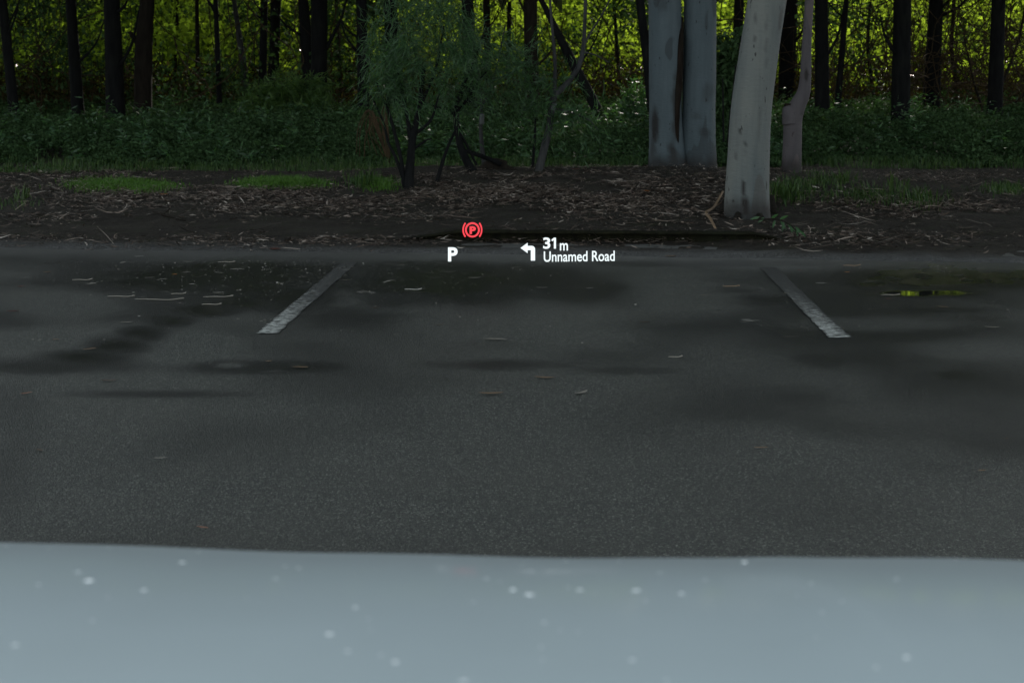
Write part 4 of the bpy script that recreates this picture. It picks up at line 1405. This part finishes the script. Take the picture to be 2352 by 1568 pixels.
def bonnet_z(x, y):
    dd = y - 1.1
    z = 0.843 - 0.22 * dd * np.abs(dd) * np.where(dd < 0, .35, 1)
    z = z - 0.008 + 0.0165 * (1 - sstep(-.75, .12, x)) * 1.25 - 0.010 * np.clip(x, 0, 2) ** 2
    u = np.abs(x - CX)
    z = z + 0.010 * sstep(.42, .52, u) * (1 - sstep(.62, .80, u)) * (1 - sstep(1.2, 1.75, y) * .7)
    z = z + 0.0011 * np.sin(x * 9.0 + 2.0 * y + 1.1) * np.sin(y * 6.5 + .6) + 0.0007 * np.sin(x * 21.0 - 5 * y)
    z = z - 0.06 * sstep(.72, .95, u) ** 2
    return z


car = empty("car", (CX, 1.2, 0.0))
tag(car, "pale silver car front with rain drops on its bonnet", "car")


def shell(name, xs, ys, zf, thick, parent, mat):
    X, Y = np.meshgrid(xs, ys)
    top = np.stack([X, Y, zf(X, Y)], -1).reshape(-1, 3)
    bot = top - np.array([0, 0, thick])
    nx, ny = len(xs), len(ys)
    n = nx * ny
    i = (np.arange(ny - 1)[:, None] * nx + np.arange(nx - 1)[None]).ravel()
    q = np.stack([i, i + 1, i + nx + 1, i + nx], 1)
    rim = np.concatenate([np.arange(nx), np.arange(1, ny) * nx + nx - 1, (ny - 1) * nx + np.arange(nx - 2, -1, -1), np.arange(ny - 2, 0, -1) * nx])
    e = np.stack([rim, np.roll(rim, -1)], 1)
    side = np.stack([e[:, 1], e[:, 0], e[:, 0] + n, e[:, 1] + n], 1)
    me = raw_mesh(name, np.concatenate([top, bot]), [q, q[:, ::-1] + n, side], mat, True)
    return link(name, me, parent)


def nose(x, y):                 # the bonnet leading edge rolls over into the bumper
    e = 2.02 - 0.20 * (np.abs(x - CX) / .86) ** 2
    return bonnet_z(x, y) - 0.9 * np.clip(y - e, 0, 9) ** 2


shell("bonnet", np.linspace(CX - .82, CX + .82, 70), np.linspace(.62, 2.05, 70), nose, .02, car, M['car'])
for sgn in (-1, 1):
    xs = np.linspace(CX + sgn * .826, CX + sgn * .95, 14)
    xs = xs if sgn > 0 else xs[::-1]
    # wing: rolls from the bonnet edge down the side of the car
    V = []
    ys = np.linspace(.2, 2.05, 50)
    prof = [(.826, 0), (.85, -.006), (.88, -.025), (.91, -.07), (.93, -.16), (.935, -.26)]
    for yy in ys:
        e = nose(np.array([CX + sgn * .82]), np.array([max(yy, .62)]))[0]
        arch = 0.0
        for u, dz in prof:
            V.append((CX + sgn * (u - .10 * max(0, yy - 1.7) ** 2 * 4 * (u - .5)), yy, e + dz * 1.25))
    m = len(prof)
    i = (np.arange(len(ys) - 1)[:, None] * m + np.arange(m - 1)[None]).ravel()
    q = np.stack([i, i + 1, i + m + 1, i + m], 1)
    o = link("wing", raw_mesh("wing", np.array(V), [q if sgn > 0 else q[:, ::-1]], M['car'], True), car)
    w = empty("wheel", (0, 0, 0))
    w.parent = car
    w.location = (sgn * .80, .12, .33)
    ring = []
    seg = 28
    for rr, xx in ((.20, -.10), (.29, -.11), (.33, -.08), (.335, 0), (.33, .08), (.29, .11), (.20, .10)):
        for a in np.linspace(0, 2 * np.pi, seg, endpoint=False): ring.append((xx, rr * math.cos(a), rr * math.sin(a)))
    i = np.arange(6)[:, None] * seg; j = np.arange(seg)[None]
    q = np.stack([i + j, i + (j + 1) % seg, i + seg + (j + 1) % seg, i + seg + j], -1).reshape(-1, 4)
    t = link("tyre", raw_mesh("tyre", np.array(ring), [q], M['rubber'], True), w, world_verts=False)
    ring = []
    for rr, xx in ((.202, sgn * .10), (.19, sgn * .07), (.06, sgn * .085), (.012, sgn * .09)):
        for a in np.linspace(0, 2 * np.pi, seg, endpoint=False): ring.append((xx, rr * math.cos(a), rr * math.sin(a)))
    i = np.arange(3)[:, None] * seg
    q = np.stack([i + j, i + (j + 1) % seg, i + seg + (j + 1) % seg, i + seg + j], -1).reshape(-1, 4)
    link("rim", raw_mesh("rim", np.array(ring), [q], M['alloy'], True), w, world_verts=False)
# bumper: rounded front face below the bonnet edge
V = []
xs = np.linspace(-.90, .90, 40)
for u in xs:
    e = 2.05 - 0.26 * (abs(u) / .86) ** 2.4
    zt = float(nose(np.array([CX + np.clip(u, -.82, .82)]), np.array([2.05]))[0])
    for dy, z in ((0.0, zt - .012), (.05, zt - .06), (.09, .46), (.10, .36), (.06, .26), (-.02, .18), (-.25, .17)):
        V.append((CX + u, e + dy, z))
m = 7
i = (np.arange(39)[:, None] * m + np.arange(m - 1)[None]).ravel()
link("bumper", raw_mesh("bumper", np.array(V), [np.stack([i, i + m, i + m + 1, i + 1], 1)], M['car'], True), car)

# rain drops standing on the bonnet
def drop_mesh(seed):
    g = np.random.default_rng(seed)
    V, rings, seg = [], 5, 14
    for a in range(rings):
        el = a / (rings - 1) * math.pi / 2
        for b in range(seg):
            th = b / seg * 2 * math.pi
            rr = math.cos(el) * (1 + .10 * math.sin(2 * th + seed) + .06 * math.sin(3 * th))
            V.append((rr * math.cos(th), rr * math.sin(th), .42 * math.sin(el) ** .9))
    V.append((0, 0, .42))
    j = np.arange(seg)
    q = np.concatenate([np.stack([a * seg + j, a * seg + (j + 1) % seg, (a + 1) * seg + (j + 1) % seg, (a + 1) * seg + j], 1) for a in range(rings - 2)])
    o = (rings - 2) * seg
    tri = np.stack([o + j, o + (j + 1) % seg, np.full(seg, len(V) - 1)], 1)
    bot = j[None, ::-1]
    return raw_mesh("water_drop", np.array(V), [q, tri, bot], M['water'], True)


DROPS = [drop_mesh(i) for i in range(4)]


def hit_bonnet(px, py):
    d = ray(px, py)
    lo = None
    for s in np.linspace(.9, 2.4, 1500):
        p = np.array([0, 0, EYE]) + d * s
        if p[2] <= float(bonnet_z(p[0], p[1])): return p
    return None


big = [(203, 1333, 16, "largest pale rain drop at the left of the bonnet"), (330, 1355, 11, None), (178, 1313, 9, None), (88, 1341, 9, None), (418, 1291, 10, None), (655, 1299, 7, None), (686, 1303, 8, None),
       (633, 1328, 8, None), (816, 1394, 11, None), (756, 1455, 11, None), (568, 1373, 6, None), (212, 1424, 8, None), (248, 1370, 6, None), (1178, 1354, 14, "bright wide rain drop in the middle of the bonnet, left one of two"),
       (1216, 1365, 13, "bright wide rain drop in the middle of the bonnet, right one of two"), (1087, 1382, 8, None), (1117, 1328, 8, None), (1148, 1333, 6, None), (1304, 1348, 7, None), (1332, 1354, 10, None), (1366, 1361, 6, None),
       (1461, 1356, 12, None), (1565, 1362, 11, None), (1483, 1379, 7, None), (1515, 1314, 7, None), (1710, 1291, 14, "bright wide rain drop at the bonnet edge right of centre"), (1730, 1325, 6, None), (1830, 1367, 7, None), (1864, 1338, 7, None),
       (2059, 1329, 8, None), (1889, 1405, 8, None), (1935, 1380, 6, None), (1250, 1429, 10, None), (1286, 1446, 6, None), (1327, 1450, 6, None), (1875, 1464, 8, None), (2083, 1507, 9, None), (2013, 1532, 9, None), (1452, 1515, 10, None),
       (908, 1519, 12, None), (875, 1503, 8, None), (798, 1494, 9, None), (846, 1420, 7, None), (852, 1446, 6, None), (1243, 1485, 8, None), (1246, 1513, 7, None), (1065, 1563, 12, None), (1530, 1560, 8, None), (35, 1480, 10, None), (112, 1258, 5, None),
       (15, 1252, 6, None), (460, 1262, 5, None), (455, 1267, 6, None), (249, 1257, 5, None), (1200, 1296, 6, None), (1299, 1288, 6, None), (1325, 1323, 5, None), (1423, 1288, 6, None), (1620, 1330, 7, None), (1843, 1277, 5, None), (1833, 1277, 5, None), (2196, 1283, 6, None), (740, 1267, 4, None), (985, 1274, 5, None), (820, 1270, 4, None),
       (2125, 1268, 3, None), (2250, 1288, 5, None), (2375, 1300, 4, None), (1090, 1290, 4, None), (880, 1330, 4, None), (1010, 1300, 4, None)]
ORD = "first second third fourth fifth sixth seventh eighth ninth tenth eleventh twelfth thirteenth fourteenth fifteenth sixteenth seventeenth eighteenth nineteenth twentieth".split()
big = [b for b in big if -20 < b[0] < 2372]
rows = {}
for b in big:
    rows.setdefault(0 if b[1] < 1285 else 1 if b[1] < 1335 else 2 if b[1] < 1400 else 3, []).append(b)
where = {}
for k_, lst in rows.items():
    lst.sort(key=lambda b: b[0])
    for j_, b in enumerate(lst):
        nl, nr = j_, len(lst) - 1 - j_
        side = f"{ORD[nl]} from the left" if nl <= nr else f"{ORD[nr]} from the right"
        where[b[:2]] = f"{side.replace(' the', '')} in the {('farthest', 'second', 'middle', 'nearest')[k_]} row on the bonnet"
for i, (px, py, w, lab) in enumerate(big):
    p = hit_bonnet(px, py)
    if p is None: continue
    o = bpy.data.objects.new("water_drop", DROPS[i % 4])
    col.objects.link(o)
    r_ = w * mpp(p[1]) * 0.5 * 1.4
    o.scale = (r_ * (1 + .3 * math.sin(i * 3.7)), r_ * (1.1 + .3 * math.sin(i * 2.3)), r_)
    zz = float(bonnet_z(p[0], p[1]))
    sl = (float(bonnet_z(p[0], p[1] + .01)) - zz) / .01
    o.location = (p[0], p[1], zz - .0004)
    o.rotation_euler = (math.atan(sl), 0, 0)
    tag(o, lab or f"{'small' if w < 9 else 'round'} rain drop, {where[(px, py)]}", "rain drop", "rain drops beaded on the bonnet")

# ------------------------------------------------------------------ head-up display image, standing where the driver sees it
HY = 9.6
hp = at(1200, 570, HY)
hud = empty("head_up_display", hp)
hud.rotation_euler = cam.rotation_euler
tag(hud, "glowing head-up display symbols floating ahead of the bonnet", "display")
HD = np.array(hp) - np.array([0, 0, EYE])
HS = (HD[1] * CP - HD[2] * SP) / F     # metres per photo pixel on the display plane


def hud_xy(px, py): return (px - 1200) * HS, (570 - py) * HS


def flat(name, polys, mat, label=None, turn=0.0):
    """polys: lists of outline points (px,py), each filled and given a hair of thickness"""
    acc = Acc()
    for pts, faces in polys:
        V = np.array([(*hud_xy(a, b), 0.0) for a, b in pts])
        nV = len(V)
        for f in faces:
            f = np.array(f)
            acc.add(np.concatenate([V[f], V[f] - np.array([0, 0, .001])]), np.arange(len(f))[None], (np.arange(len(f))[::-1] + len(f))[None],
                    np.array([[(i + 1) % len(f), i, i + len(f), (i + 1) % len(f) + len(f)] for i in range(len(f))]))
    o = link(name, acc.mesh(name, mat), hud, world_verts=False)
    if label: o['label'] = label
    return o


def text_part(name, txt, x0, y0, x1, y1, mat, bold, label, turn=0.0):
    c = bpy.data.curves.new(name, 'FONT')
    c.body = txt; c.size = 1.0; c.offset = bold; c.extrude = .0
    c.resolution_u = 6
    tmp = bpy.data.objects.new(name, c)
    col.objects.link(tmp)
    bpy.context.view_layer.update()
    me = bpy.data.meshes.new_from_object(tmp.evaluated_get(bpy.context.evaluated_depsgraph_get()))
    bpy.data.objects.remove(tmp)
    V = np.zeros(len(me.vertices) * 3); me.vertices.foreach_get('co', V); V = V.reshape(-1, 3)
    lo, hi = V.min(0), V.max(0)
    (ax_, ay_), (bx_, by_) = hud_xy(x0, y1), hud_xy(x1, y0)
    V[:, 0] = ax_ + (V[:, 0] - lo[0]) / (hi[0] - lo[0]) * (bx_ - ax_)
    V[:, 1] = ay_ + (V[:, 1] - lo[1]) / (hi[1] - lo[1]) * (by_ - ay_)
    V[:, 1] += (V[:, 0] - ax_) * turn
    V[:, 2] = 0
    me.vertices.foreach_set('co', V.ravel()); me.update()
    me.name = name
    me.materials.clear(); me.materials.append(mat)
    o = link(name, me, hud, world_verts=False)
    o['label'] = label
    return o


def arc(cx, cy, r0, r1, a0, a1, n, sx=1.0, sy=1.0):
    pts, faces = [], []
    for i in range(n + 1):
        a = R(a0 + (a1 - a0) * i / n)
        pts += [(cx + r0 * math.cos(a) * sx, cy - r0 * math.sin(a) * sy), (cx + r1 * math.cos(a) * sx, cy - r1 * math.sin(a) * sy)]
    for i in range(n):
        faces.append([2 * i, 2 * i + 1, 2 * i + 3, 2 * i + 2])
    return pts, faces


bx, by = 1085, 528
flat("brake_ring", [arc(bx, by, 13.2, 17.4, 0, 360, 48, .98, 1.0), arc(bx, by, 20.6, 24.2, -42, 42, 16, .95, 1.05), arc(bx, by, 20.6, 24.2, 138, 222, 16, .95, 1.05)], M['red'], "red ring between two red brackets of the parking brake symbol")
text_part("brake_letter", "P", 1078.5, 520.0, 1093, 537.5, M['red'], .05, "red letter P inside the parking brake ring")
text_part("gear_letter", "P", 1029, 568, 1051, 600.5, M['white'], .035, "white gear letter P")
flat("turn_arrow", [([(1195.5, 569.5), (1212, 557.5), (1212, 564.2), (1212, 575.2), (1212, 581.5)], [[0, 4, 1]]),
                    ([(1212, 564.6), (1222, 564.6), (1226, 566), (1228.6, 569.5), (1229, 573), (1229, 598.5), (1219.2, 598.5), (1219.2, 574.6), (1212, 574.6)], [[8, 7, 1, 0], [7, 6, 5, 4], [7, 4, 3, 2], [7, 2, 1]])], M['white'], "white turn left arrow")
text_part("distance_text", "3", 1247.5, 545.5, 1264, 571.5, M['white'], .022, "white figure 3 of the distance 31")
flat("distance_text", [([(1272.2, 546), (1277, 546), (1277, 571), (1272.2, 571), (1272.2, 551.6), (1268.2, 554.2), (1266.4, 550.6)], [[0, 1, 2, 3, 4], [0, 4, 5, 6]])], M['white'], "white figure 1 of the distance 31")
text_part("unit_letter", "m", 1286, 558.5, 1304.5, 575.5, M['white'], .012, "white small letter m after the figure")
text_part("street_text", "Unnamed Road", 1249, 577.5, 1412, 601.5, M['white'], .010, "white words Unnamed Road", .012)
